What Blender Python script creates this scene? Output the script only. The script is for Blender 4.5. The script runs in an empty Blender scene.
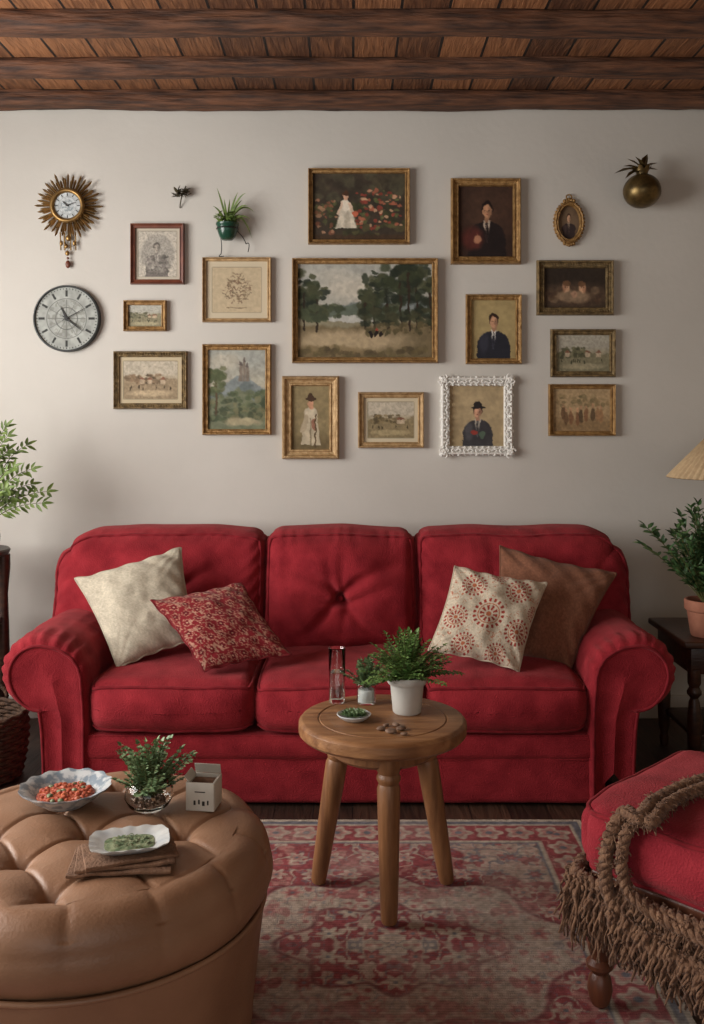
import bpy, bmesh, math, random
import numpy as np
from mathutils import Vector, Matrix
pi=math.pi
rng=np.random.default_rng(7); random.seed(7)
F=961.0; HC=1.30; CX=352.0; HY=420.0
WALL=4.20
def P(px,py,d):  # measured photo point at a known real distance -> metres
    return np.array([(px-CX)*d/F, d, HC+(HY-py)*d/F])
# ------------------------------------------------------------ noise
def _h(ix,iy,iz,s):
    v=np.sin(ix*127.1+iy*311.7+iz*74.7+s*17.31)*43758.5453
    return v-np.floor(v)
def vnoise(x,y,z=0.0,s=0):
    x=np.asarray(x,float);y=np.asarray(y,float);z=np.asarray(z,float)+0*x
    ix=np.floor(x);iy=np.floor(y);iz=np.floor(z)
    fx=x-ix;fy=y-iy;fz=z-iz
    fx=fx*fx*(3-2*fx);fy=fy*fy*(3-2*fy);fz=fz*fz*(3-2*fz)
    def L(a,b,t):return a+(b-a)*t
    c=[[[_h(ix+i,iy+j,iz+k,s) for k in (0,1)] for j in (0,1)] for i in (0,1)]
    return L(L(L(c[0][0][0],c[1][0][0],fx),L(c[0][1][0],c[1][1][0],fx),fy),
             L(L(c[0][0][1],c[1][0][1],fx),L(c[0][1][1],c[1][1][1],fx),fy),fz)
def fbm(x,y,z=0.0,s=0,o=3):
    t=0;a=.5;n=0
    for i in range(o):
        t=t+a*vnoise(np.asarray(x)*2**i,np.asarray(y)*2**i,np.asarray(z)*2**i,s+i*5);n+=a;a*=.5
    return t/n
def s2l(c):
    c=np.clip(np.asarray(c,float),0,1)
    return np.where(c<=.04045,c/12.92,((c+.055)/1.055)**2.4)
def rgb(r,g,b): return tuple(s2l(np.array([r,g,b])/255.))+(1.0,)
# ------------------------------------------------------------ materials
def nm(name):
    m=bpy.data.materials.new(name);m.use_nodes=True
    nt=m.node_tree;b=nt.nodes['Principled BSDF'];return m,nt,b
def mat(name,c1,c2=None,scale=20,rough=.6,metal=0,bump=0,bscale=60,sheen=0,trans=0,ior=1.45,stretch=None,coat=0,stint=None,pos=(.35,.68),spec=None):
    m,nt,b=nm(name)
    b.inputs['Roughness'].default_value=rough;b.inputs['Metallic'].default_value=metal
    b.inputs['Base Color'].default_value=rgb(*c1)
    if spec is not None: b.inputs['Specular IOR Level'].default_value=spec
    if trans: b.inputs['Transmission Weight'].default_value=trans;b.inputs['IOR'].default_value=ior
    if sheen:
        b.inputs['Sheen Weight'].default_value=sheen;b.inputs['Sheen Roughness'].default_value=.5
        if stint: b.inputs['Sheen Tint'].default_value=rgb(*stint)
    if coat: b.inputs['Coat Weight'].default_value=coat
    tc=nt.nodes.new('ShaderNodeTexCoord');mp=nt.nodes.new('ShaderNodeMapping')
    nt.links.new(tc.outputs['Object'],mp.inputs['Vector'])
    if stretch: mp.inputs['Scale'].default_value=stretch
    if c2 is not None:
        n=nt.nodes.new('ShaderNodeTexNoise');n.inputs['Scale'].default_value=scale;n.inputs['Detail'].default_value=6
        r=nt.nodes.new('ShaderNodeValToRGB');r.color_ramp.elements[0].position=pos[0];r.color_ramp.elements[1].position=pos[1]
        r.color_ramp.elements[0].color=rgb(*c1);r.color_ramp.elements[1].color=rgb(*c2)
        nt.links.new(mp.outputs[0],n.inputs['Vector']);nt.links.new(n.outputs[0],r.inputs[0]);nt.links.new(r.outputs[0],b.inputs['Base Color'])
    if bump:
        n2=nt.nodes.new('ShaderNodeTexNoise');n2.inputs['Scale'].default_value=bscale;n2.inputs['Detail'].default_value=5
        bp=nt.nodes.new('ShaderNodeBump');bp.inputs['Strength'].default_value=bump;bp.inputs['Distance'].default_value=.01
        nt.links.new(mp.outputs[0],n2.inputs['Vector']);nt.links.new(n2.outputs[0],bp.inputs['Height']);nt.links.new(bp.outputs[0],b.inputs['Normal'])
    return m
def vmat(name,rough=.7,bump=0,bscale=200,sheen=0,spec=.5):
    m,nt,b=nm(name);a=nt.nodes.new('ShaderNodeAttribute');a.attribute_name='Col'
    nt.links.new(a.outputs['Color'],b.inputs['Base Color']);b.inputs['Roughness'].default_value=rough
    b.inputs['Sheen Weight'].default_value=sheen;b.inputs['Specular IOR Level'].default_value=spec
    if bump:
        tc=nt.nodes.new('ShaderNodeTexCoord')
        n2=nt.nodes.new('ShaderNodeTexNoise');n2.inputs['Scale'].default_value=bscale;n2.inputs['Detail'].default_value=4
        bp=nt.nodes.new('ShaderNodeBump');bp.inputs['Strength'].default_value=bump;bp.inputs['Distance'].default_value=.005
        nt.links.new(tc.outputs['Object'],n2.inputs['Vector']);nt.links.new(n2.outputs[0],bp.inputs['Height']);nt.links.new(bp.outputs[0],b.inputs['Normal'])
    return m
def plank_mat(name,ca,cb,cseam,wid,axis,seamw=.03,rough=.6,grain=(1,1,1)):
    m,nt,b=nm(name);N=nt.nodes.new;L=nt.links.new
    tc=N('ShaderNodeTexCoord');sp=N('ShaderNodeSeparateXYZ');L(tc.outputs['Object'],sp.inputs[0])
    dv=N('ShaderNodeMath');dv.operation='DIVIDE';L(sp.outputs[axis],dv.inputs[0]);dv.inputs[1].default_value=wid
    fl=N('ShaderNodeMath');fl.operation='FLOOR';L(dv.outputs[0],fl.inputs[0])
    fr=N('ShaderNodeMath');fr.operation='FRACT';L(dv.outputs[0],fr.inputs[0])
    wn=N('ShaderNodeTexWhiteNoise');wn.noise_dimensions='1D';L(fl.outputs[0],wn.inputs['W'])
    mp=N('ShaderNodeMapping');mp.inputs['Scale'].default_value=grain;L(tc.outputs['Object'],mp.inputs[0])
    no=N('ShaderNodeTexNoise');no.inputs['Scale'].default_value=6;no.inputs['Detail'].default_value=8;no.inputs['Distortion'].default_value=.6;L(mp.outputs[0],no.inputs['Vector'])
    mx=N('ShaderNodeMath');mx.operation='MULTIPLY_ADD';L(wn.outputs['Value'],mx.inputs[0]);mx.inputs[1].default_value=.5
    L(no.outputs[0],mx.inputs[2])
    sb=N('ShaderNodeMath');sb.operation='SUBTRACT';L(mx.outputs[0],sb.inputs[0]);sb.inputs[1].default_value=.25
    r=N('ShaderNodeValToRGB');r.color_ramp.elements[0].position=.25;r.color_ramp.elements[1].position=.75
    r.color_ramp.elements[0].color=rgb(*ca);r.color_ramp.elements[1].color=rgb(*cb);L(sb.outputs[0],r.inputs[0])
    lt=N('ShaderNodeMath');lt.operation='LESS_THAN';L(fr.outputs[0],lt.inputs[0]);lt.inputs[1].default_value=seamw
    mi=N('ShaderNodeMix');mi.data_type='RGBA';L(lt.outputs[0],mi.inputs['Factor']);L(r.outputs[0],mi.inputs['A']);mi.inputs['B'].default_value=rgb(*cseam)
    L(mi.outputs['Result'],b.inputs['Base Color']);b.inputs['Roughness'].default_value=rough
    bp=N('ShaderNodeBump');bp.inputs['Strength'].default_value=.5;bp.inputs['Distance'].default_value=.01;L(no.outputs[0],bp.inputs['Height']);L(bp.outputs[0],b.inputs['Normal'])
    return m
# ------------------------------------------------------------ mesh builder
class MB:
    def __init__(s): s.v=[];s.f=[];s.m=[];s.c=[];s.n=0
    def add(s,v,f,m=0,c=None):
        v=np.asarray(v,float).reshape(-1,3);f=[tuple(int(i)+s.n for i in q) for q in f]
        s.v.append(v);s.f+=f;s.m+=[m]*len(f);s.n+=len(v)
        s.c.append(np.ones((len(v),3)) if c is None else np.asarray(c).reshape(-1,3))
    def finish(s,name,mats,merge=True,cols=False,ang=45,smooth=True):
        me=bpy.data.meshes.new(name);V=np.concatenate(s.v)
        me.from_pydata(V.tolist(),[],s.f)
        for m in mats: me.materials.append(m)
        me.polygons.foreach_set('material_index',s.m)
        me.polygons.foreach_set('use_smooth',[smooth]*len(s.f))
        if cols:
            C=np.concatenate(s.c);a=me.color_attributes.new('Col','FLOAT_COLOR','POINT')
            a.data.foreach_set('color',np.concatenate([s2l(C),np.ones((len(C),1))],1).ravel())
        if merge:
            bm=bmesh.new();bm.from_mesh(me);bmesh.ops.remove_doubles(bm,verts=bm.verts,dist=2e-5)
            bmesh.ops.recalc_face_normals(bm,faces=bm.faces);bm.to_mesh(me);bm.free()
        me.update()
        if smooth and ang<180: me.set_sharp_from_angle(angle=math.radians(ang))
        o=bpy.data.objects.new(name,me);bpy.context.scene.collection.objects.link(o);return o
def group(name,loc,parts):
    e=bpy.data.objects.new(name,None);e.empty_display_size=.05;e.location=loc
    bpy.context.scene.collection.objects.link(e)
    for p in parts:
        p.parent=e;p.matrix_parent_inverse=Matrix.Translation(-Vector(loc))
    return e
def gridf(nu,nv,wrapu=False):
    f=[]
    for j in range(nv-1):
        for i in range(nu if wrapu else nu-1):
            f.append((j*nu+i,j*nu+(i+1)%nu,(j+1)*nu+(i+1)%nu,(j+1)*nu+i))
    return f
def box(mb,c,h,m=0,b=.003,R=None):
    rbox(mb,c,h,min(b,min(h)*.9),n=2,k=3,m=m,R=R)
def rotz(a): return np.array(Matrix.Rotation(a,3,'Z'))
def eul(x,y,z):
    from mathutils import Euler
    return np.array(Euler((x,y,z)).to_matrix())
def _nodes(h,r,n,k):
    return np.unique(np.round(np.concatenate([np.linspace(-h,-h+r,k),np.linspace(-h+r,h-r,n),np.linspace(h-r,h,k)]),7))
def rbox(mb,c,h,r,n=10,k=5,bulge=(0,0,0),post=None,R=None,m=0,pipes=(),pr=.006,pm=None):
    h=np.array(h,float);c=np.array(c,float);bl=bulge
    def f(p):
        q=np.clip(p,-(h-r),h-r);d=p-q;L=np.linalg.norm(d,axis=1,keepdims=True);L[L==0]=1
        o=q+d/L*r
        s=np.clip(o/h,-1,1);add=np.zeros_like(o)
        for a in range(3):
            b2,c2=(a+1)%3,(a+2)%3
            add[:,a]=s[:,a]*bl[a]*(1-s[:,b2]**2)*(1-s[:,c2]**2)
        o=o+add
        if post: o=post(o)
        if R is not None: o=o@np.array(R).T
        return o+c
    nd=[_nodes(h[a],r,n,k) for a in range(3)]
    for a in range(3):
        b2,c2=(a+1)%3,(a+2)%3
        A,B=np.meshgrid(nd[b2],nd[c2])
        for sg in (-1,1):
            p=np.zeros((A.size,3));p[:,a]=sg*h[a];p[:,b2]=A.ravel();p[:,c2]=B.ravel()
            mb.add(f(p),gridf(len(nd[b2]),len(nd[c2])),m)
    for (a,sg) in pipes:
        b2,c2=(a+1)%3,(a+2)%3;nb,nc=nd[b2],nd[c2];pts=[]
        for t in nb[:-1]: pts.append((t,nc[0]))
        for t in nc[:-1]: pts.append((nb[-1],t))
        for t in nb[:0:-1]: pts.append((t,nc[-1]))
        for t in nc[:0:-1]: pts.append((nb[0],t))
        pts=np.array(pts);p=np.zeros((len(pts),3));p[:,a]=sg*h[a];p[:,b2]=pts[:,0];p[:,c2]=pts[:,1]
        tube(mb,f(p),pr,6,pm if pm is not None else m,closed=True)
def tube(mb,pts,rad,seg=8,m=0,closed=False,cap=True,c=None):
    pts=np.asarray(pts,float);n=len(pts);rad=np.broadcast_to(np.asarray(rad,float),(n,))
    if closed: T=np.roll(pts,-1,0)-np.roll(pts,1,0)
    else: T=np.gradient(pts,axis=0)
    T/=np.linalg.norm(T,axis=1,keepdims=True)+1e-12
    u=np.cross(T[0],[0,0,1.]);
    if np.linalg.norm(u)<.1: u=np.cross(T[0],[0,1.,0])
    u/=np.linalg.norm(u);V=[]
    th=np.arange(seg)*2*pi/seg
    for i in range(n):
        u=u-T[i]*np.dot(u,T[i]);u/=np.linalg.norm(u)+1e-12;w=np.cross(T[i],u)
        V.append(pts[i]+rad[i]*(np.cos(th)[:,None]*u+np.sin(th)[:,None]*w))
    V=np.concatenate(V);f=gridf(seg,n,True)
    if closed:
        for i in range(seg): f.append(((n-1)*seg+i,(n-1)*seg+(i+1)%seg,(i+1)%seg,i))
    elif cap:
        f.append(tuple(range(seg))[::-1]);f.append(tuple((n-1)*seg+i for i in range(seg)))
    mb.add(V,f,m,None if c is None else np.tile(c,(len(V),1)))
def lathe(mb,prof,c,seg=32,m=0,mod=None,R=None):
    prof=np.array(prof,float);th=np.arange(seg)*2*pi/seg
    r=prof[:,0][:,None]+0*th;z=prof[:,1][:,None]+0*th;T=th[None,:]+0*r
    if mod: r,z=mod(r,z,T)
    v=np.stack([r*np.cos(T),r*np.sin(T),z],-1).reshape(-1,3)
    if R is not None: v=v@np.array(R).T
    mb.add(v+np.array(c),gridf(seg,len(prof),True),m)
def ball(mb,c,r,m=0,seg=12,sc=(1,1,1),R=None):
    a=np.linspace(0,pi,seg//2+2)
    prof=np.stack([np.sin(a),-np.cos(a)],1)
    th=np.arange(seg)*2*pi/seg
    v=np.stack([prof[:,0][:,None]*np.cos(th),prof[:,0][:,None]*np.sin(th),prof[:,1][:,None]+0*th],-1).reshape(-1,3)*r*np.array(sc)
    if R is not None: v=v@np.array(R).T
    mb.add(v+np.array(c),gridf(seg,len(prof),True),m)
def leaf(mb,p,d,up,L,w,m=0,c=None,curl=.15):
    d=np.array(d,float);d/=np.linalg.norm(d)+1e-9;s=np.cross(d,up);s/=np.linalg.norm(s)+1e-9;n=np.cross(s,d)
    p=np.array(p,float)
    pts=[p,p+d*L*.35+s*w*.5+n*w*.15,p+d*L*.72+s*w*.36+n*(w*.1-L*curl*.4),p+d*L-n*L*curl,p+d*L*.72-s*w*.36+n*(w*.1-L*curl*.4),p+d*L*.35-s*w*.5+n*w*.15,p+d*L*.5-n*L*curl*.2]
    mb.add(pts,[(0,1,6),(1,2,6),(2,3,6),(3,4,6),(4,5,6),(5,0,6)],m)
def bez(p0,p1,p2,n):
    t=np.linspace(0,1,n)[:,None];return (1-t)**2*np.array(p0)+2*t*(1-t)*np.array(p1)+t*t*np.array(p2)
def fern(mb,base,n,L,leafL,leafW,elev=(20,80),droop=.5,m=0,ms=1,az=None,steps=12,r0=.0015,rnd=None,start=2):
    rr=rnd or random
    for i in range(n):
        a=rr.uniform(0,2*pi) if az is None else rr.uniform(*az)
        e=math.radians(rr.uniform(*elev));l=L*rr.uniform(.6,1.1)
        d=np.array([math.cos(a)*math.cos(e),math.sin(a)*math.cos(e),math.sin(e)])
        p1=np.array(base)+d*l*.6;p2=p1+np.array([d[0],d[1],d[2]-droop])*l*.5
        pts=bez(base,p1,p2,steps);tube(mb,pts,np.linspace(r0,r0*.5,steps),4,ms,cap=False)
        for k in range(start,steps):
            t=pts[k]-pts[k-1];t/=np.linalg.norm(t)
            s=np.cross(t,[0,0,1]);s/=np.linalg.norm(s)+1e-6;ll=leafL*(1.1-.7*k/steps)*rr.uniform(.8,1.2)
            for sg in (-1,1):
                leaf(mb,pts[k],t*.6+s*sg*.9+np.array([0,0,rr.uniform(-.2,.4)]),np.array([rr.uniform(-.3,.3),rr.uniform(-.3,.3),1]),ll,leafW,m)
        leaf(mb,pts[-1],t,[0,0,1],leafL*.7,leafW,m)
# ------------------------------------------------------------ MATERIALS
M_wall=mat('plaster_wall',(203,198,190),(196,191,183),2.2,.9,bump=.08,bscale=35,spec=.2)
M_wall2=mat('warm_bounce_cut_plaster',(178,160,138),(170,152,130),2.2,.9,bump=.08,bscale=35,spec=.2)  # unseen walls: darker tan chosen to cut bounced light
M_ceil=plank_mat('ceiling_planks',(88,54,33),(158,106,68),(26,16,10),.165,0,.06,.7,(11,1.2,9))
M_beam=mat('old_beam_wood',(56,34,23),(112,72,48),8,.75,bump=.9,bscale=11,stretch=(.8,7,7))
M_floor=plank_mat('floor_boards',(44,30,23),(76,53,40),(18,12,9),.13,0,.03,.5,(8,1,8))
M_trim=mat('painted_trim',(190,184,176),rough=.5)
RS=dict(rough=.92,sheen=.22,stint=(226,140,138),spec=.15)
M_sofa=mat('red_sofa_fabric',(122,26,35),(154,42,50),14,bump=.5,bscale=220,pos=(.3,.72),**RS)
M_pipe=mat('red_piping',(106,22,30),(134,34,42),30,**RS)
M_red2=mat('footstool_red_fabric',(124,28,38),(156,46,55),14,bump=.5,bscale=220,pos=(.3,.72),**RS)
M_leather=mat('tan_leather',(134,98,73),(152,114,87),5,.46,bump=.12,bscale=160,spec=.45)
M_leather2=mat('tan_leather_buttons',(112,80,58),(126,92,68),20,.5)
M_oak=mat('oak_table_wood',(118,78,47),(158,113,74),5,.45,bump=.15,bscale=18,stretch=(1.2,9,9))
M_oakleg=mat('oak_leg_wood',(108,70,42),(148,102,65),5,.45,bump=.15,bscale=18,stretch=(9,9,1.0))
M_dkwood=mat('dark_walnut',(46,27,18),(74,44,28),6,.4,bump=.15,bscale=18,stretch=(2,8,8))
M_redwood=mat('turned_reddish_wood',(84,46,30),(116,68,46),6,.4,bump=.15,bscale=18,stretch=(8,8,1))
M_gold=mat('antique_gold',(128,94,52),(176,138,86),45,.45,metal=.4,bump=.5,bscale=160)
M_goldl=mat('pale_gold',(156,124,82),(194,162,118),45,.48,metal=.3,bump=.4,bscale=160)
M_bronze=mat('dark_bronze_frame',(92,75,48),(146,122,82),50,.45,metal=.4,bump=.6,bscale=170)
M_mahog=mat('mahogany_frame',(92,46,32),(124,70,50),20,.4)
M_white=mat('white_carved_plaster',(230,227,220),rough=.6,bump=.2,bscale=80)
M_brass=mat('brass',(118,90,50),(160,126,76),30,.4,metal=.75)
M_dbrass=mat('dark_brass',(76,62,38),(120,98,58),30,.38,metal=.75)
M_glass=mat('clear_glass',(250,252,250),rough=.0,trans=1,ior=1.25)
M_tglass=mat('tumbler_glass',(246,250,248),rough=.0,trans=1,ior=1.48,spec=.8)
M_water=mat('water',(250,252,252),rough=.0,trans=1,ior=1.33)
M_terra=mat('terracotta',(142,88,68),(164,108,84),12,.85,bump=.2,bscale=60)
M_pot=mat('grey_white_ceramic',(190,186,178),(176,172,164),14,.5)
M_cer=mat('white_ceramic',(206,206,202),(184,188,190),30,.3)
M_cerb=mat('patterned_grey_ceramic',(196,198,198),(128,140,150),55,.3,pos=(.44,.56))
M_card=mat('white_card',(198,192,180),(186,180,168),20,.8)
M_soil=mat('soil',(40,28,20),(64,46,32),60,.95,bump=.6,bscale=120)
M_green=mat('leaf_green',(70,106,48),(126,156,84),60,.5)
M_dgreen=mat('leaf_dark_green',(44,72,42),(88,118,68),40,.5)
M_ygreen=mat('leaf_yellow_green',(80,102,44),(120,140,66),30,.55)
M_gsage=mat('leaf_sage',(86,112,72),(138,160,114),40,.55)
M_stem=mat('stem',(84,84,44),rough=.6)
M_rope=mat('brown_wool_throw',(98,70,54),(142,108,84),60,.95,bump=.6,bscale=260,sheen=.1,spec=.1)
M_wick=mat('wicker',(58,38,26),(92,64,44),40,.8,bump=.6,bscale=120)
M_art=vmat('painted_canvas',.7,spec=.25)
M_rugm=vmat('woven_rug',.95,.8,350,.0,spec=.1)
M_pil=vmat('pillow_print',.95,.6,300,.08,spec=.15)
M_dark=mat('black_metal',(24,22,20),rough=.5)
M_shade=mat('linen_lampshade',(184,158,122),(166,140,106),60,.9)
M_food=mat('tomato_food',(156,50,30),(196,104,66),90,.5,bump=.6,bscale=90)
M_herb=mat('herb_green',(76,98,62),(160,166,130),70,.6,bump=.5,bscale=90)
M_napk=mat('brown_napkin',(106,76,56),(138,104,80),40,.9,bump=.4,bscale=200)
M_gpot=mat('green_glaze',(22,58,44),(36,76,58),20,.25)
M_rim=mat('grey_clock_rim',(52,54,54),rough=.35,metal=.5)
M_stone=mat('pebble_brown',(96,72,58),(140,114,96),60,.5)
# ------------------------------------------------------------ ROOM
XL,XR,YB,ZC=-2.6,2.5,-1.6,2.71
def single(name,fn,mats,**k):
    mb=MB();fn(mb);return mb.finish(name,mats,**k)
single('floor',lambda m:box(m,((XL+XR)/2,(YB+WALL)/2,-.05),((XR-XL)/2+.1,(WALL-YB)/2+.1,.05),b=.002),[M_floor])
single('wall_back',lambda m:box(m,((XL+XR)/2,WALL+.06,1.37),((XR-XL)/2+.12,.06,1.4),b=.002),[M_wall])
single('wall_right',lambda m:box(m,(XR+.06,(YB+WALL)/2,1.37),(.06,(WALL-YB)/2,1.4),b=.002),[M_wall2])
def wl(m):
    x=XL-.06;h=.06;y0,y1,z0,z1=.9,3.3,.85,2.4
    box(m,(x,(YB+y0)/2,1.37),(h,(y0-YB)/2,1.4),b=.002);box(m,(x,(y1+WALL)/2,1.37),(h,(WALL-y1)/2,1.4),b=.002)
    box(m,(x,(y0+y1)/2,z0/2-.015),(h,(y1-y0)/2,z0/2+.015),b=.002);box(m,(x,(y0+y1)/2,(z1+2.77)/2),(h,(y1-y0)/2,(2.77-z1)/2),b=.002)
single('wall_left',wl,[M_wall])
def wr(m):  # unseen wall behind the camera; opening added for the fill light
    y=YB-.06;h=.06;x0,x1,z0,z1=-1.6,1.2,.5,2.4
    box(m,((XL+x0)/2,y,1.37),((x0-XL)/2,h,1.4),b=.002);box(m,((x1+XR)/2,y,1.37),((XR-x1)/2,h,1.4),b=.002)
    box(m,((x0+x1)/2,y,z0/2-.015),((x1-x0)/2,h,z0/2+.015),b=.002);box(m,((x0+x1)/2,y,(z1+2.77)/2),((x1-x0)/2,h,(2.77-z1)/2),b=.002)
single('wall_front',wr,[M_wall2])
def win1(m):
    x=XL-.06;y0,y1,z0,z1=.9,3.3,.85,2.4
    for y in (y0+.03,(y0+y1)/2,y1-.03): box(m,(x,y,(z0+z1)/2),(.03,.03,(z1-z0)/2))
    for z in (z0+.03,(z0+z1)/2+.25,z1-.03): box(m,(x,(y0+y1)/2,z),(.028,(y1-y0)/2,.03))
single('window_1',win1,[M_trim])
def added_win(m):  # made-up window behind the camera, houses the frontal fill
    y=YB-.06;x0,x1,z0,z1=-1.6,1.2,.5,2.4
    for x in (x0+.03,(x0+x1)/2,x1-.03): box(m,(x,y,(z0+z1)/2),(.03,.03,(z1-z0)/2))
    for z in (z0+.03,z1-.03): box(m,((x0+x1)/2,y,z),((x1-x0)/2,.028,.03))
single('added_rear_window',added_win,[M_trim])
single('ceiling',lambda m:box(m,((XL+XR)/2,(YB+WALL)/2,ZC+.03),((XR-XL)/2+.1,(WALL-YB)/2+.1,.03),b=.002),[M_ceil])
def beam(y0,y1,zb,sd,name):
    mb=MB();n=160;seg=20
    xs=np.linspace(XL,XR,n);V=[]
    yc=(y0+y1)/2;hy=(y1-y0)/2;hz=(ZC-zb)/2+.01;zc=ZC+.004-hz+.006
    for x in xs:
        th=np.arange(seg)*2*pi/seg
        e=.6;cy=np.sign(np.cos(th))*np.abs(np.cos(th))**e;cz=np.sign(np.sin(th))*np.abs(np.sin(th))**e
        w=(fbm(x*2.5+0*th,np.cos(th)*1.2,np.sin(th)*1.2,sd)-.5)*.026+(fbm(x*12+0*th,np.cos(th)*3,np.sin(th)*3,sd+3)-.5)*.010
        V.append(np.stack([x+0*th,yc+cy*(hy+w),zc+cz*(hz+np.minimum(w,.012))],1))
    mb.add(np.concatenate(V),gridf(seg,n,True));return mb.finish(name,[M_beam],ang=80)
for i,(a,b_,z) in enumerate([(4.085,4.185,2.654),(3.725,3.81,2.658),(3.29,3.39,2.650),(2.80,2.93,2.65),(2.3,2.43,2.65),(1.75,1.88,2.65),(1.2,1.33,2.65),(.6,.73,2.65),(0,.13,2.65),(-.6,-.47,2.65),(-1.2,-1.07,2.65)]):
    beam(a,b_,z,i*3,'ceiling_beam' if i==0 else 'ceiling_beam.%03d'%i)
def bb(m): box(m,((XL+XR)/2,WALL-.008,.05),((XR-XL)/2-.02,.008,.05),b=.003)
single('baseboard_back',bb,[M_trim])
# ------------------------------------------------------------ RUG
def rug():
    x0,x1,y0,y1=-.98,.735,1.05,3.10;nx,ny=430,510
    X,Y=np.meshgrid(np.linspace(x0,x1,nx),np.linspace(y0,y1,ny))
    cx,cy=.10,2.36;ax=np.abs(X-cx);ay=np.abs(Y-cy)
    red=np.array([152,80,82])/255.;cream=np.array([188,174,156])/255.;blue=np.array([116,114,120])/255.;pink=np.array([176,126,118])/255.;dk=np.array([112,62,66])/255.
    C=np.ones((ny,nx,3))*red
    def mix(msk,col,a=1.0):
        nonlocal C
        msk=(np.clip(msk,0,1)*a)[...,None];C=C*(1-msk)+np.array(col)*msk
    def edge(v,w=.01): return np.clip(v/w+.5,0,1)
    def motifs(mask,c1,c2,c3,s):
        n1=fbm(ax*16,ay*16,0,s,2);n2=fbm(ax*32+3,ay*32,0,s+9,2)
        mix(edge(.026-np.abs(n1-.5),.02)*mask,c1,.85)
        mix(edge(.026-np.abs(n2-.47),.02)*mask,c2,.6)
        mix(edge(n2-.66,.04)*mask,c3,.85)
        g=.105;gx=(ax+g*.5*(np.floor(ay/g)%2))/g;fx=(gx-np.floor(gx)-.5)*g;fy=(ay/g-np.floor(ay/g)-.5)*g
        r=np.hypot(fx,fy);t=np.arctan2(fy,fx)
        mix(edge(.026+.008*np.cos(6*t)-r,.006)*mask,c1,.9);mix(edge(.016+.004*np.cos(6*t)-r,.005)*mask,c3,.9);mix(edge(.006-r,.004)*mask,c2,1)
    motifs(np.ones_like(X),cream,blue,pink,4)
    r=np.hypot(ax/1.0,ay/.72);t=np.arctan2(ay,ax)
    def med(R,col,lob=8,am=.04,a=.9):
        mk=edge(R+am*np.cos(lob*t)-r,.012);mix(mk,col,a);return mk
    med(.47,dk,a=.6);mk=med(.455,cream);motifs(mk*.8,pink,blue,red,21)
    med(.27,dk,8,.03,.7);mk=med(.255,red,8,.03);motifs(mk,cream,blue,cream,33)
    mk=med(.11,cream,6,.02);motifs(mk,red,blue,pink,5)
    ex=np.minimum(X-x0,x1-X);ey=np.minimum(Y-y0,y1-Y);e=np.minimum(ex,ey)
    rc=np.hypot(ex-.15,ey-.15)
    mk=edge(.30+.03*np.cos(9*np.arctan2(ey-.15,ex-.15))-rc,.012);mix(mk,cream,.8);motifs(mk*.9,blue,pink,red,50)
    mk=edge(.175-e,.004);mix(mk,blue);mix(edge(.168-e,.004),cream)
    mk=edge(.155-e,.004);mix(mk,red)
    along=np.where(ex<ey,Y,X);q=(along/.095)-np.floor(along/.095)-.5;rr=np.hypot(q*.095,(e-.098));tt=np.arctan2(e-.098,q*.095)
    mb2=mk
    mix(edge(.040+.008*np.cos(5*tt)-rr,.006)*mb2,cream,.9);mix(edge(.025+.005*np.cos(5*tt)-rr,.006)*mb2,pink,.9);mix(edge(.011-rr,.005)*mb2,blue)
    mix(edge(.04-np.abs(fbm(along*24,e*24,0,8,2)-.5)*1.2,.02)*mb2*edge(rr-.046,.005),pink,.8)
    mix(edge(.046-e,.004),cream);mix(edge(.036-e,.004),blue);mix(edge(.014-e,.003),cream)
    w=fbm(X*5,Y*5,0,70,4);mix(np.clip((w-.46)*2.2,0,.5),(.69,.62,.57));
    w2=fbm(X*90,Y*90,0,71,2);C=C*(.82+.34*w2)[...,None];C=C*(.95+.08*np.sin(Y*900))[...,None]
    Z=.010+.002*fbm(X*60,Y*60,0,3,2)
    mb=MB();mb.add(np.stack([X,Y,Z],-1).reshape(-1,3),gridf(nx,ny),0,C.reshape(-1,3))
    for (xa,xb,ya,yb) in ((x0,x1,y1,y1),(x0,x1,y0,y0),(x0,x0,y0,y1),(x1,x1,y0,y1)):
        mb.add([(xa,ya,0.001),(xb,yb,0.001),(xb,yb,.011),(xa,ya,.011)],[(0,1,2,3)],0,np.tile(cream,(4,1)))
    mb.finish('persian_rug',[M_rugm],merge=False,cols=True,ang=180)
rug()
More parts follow.
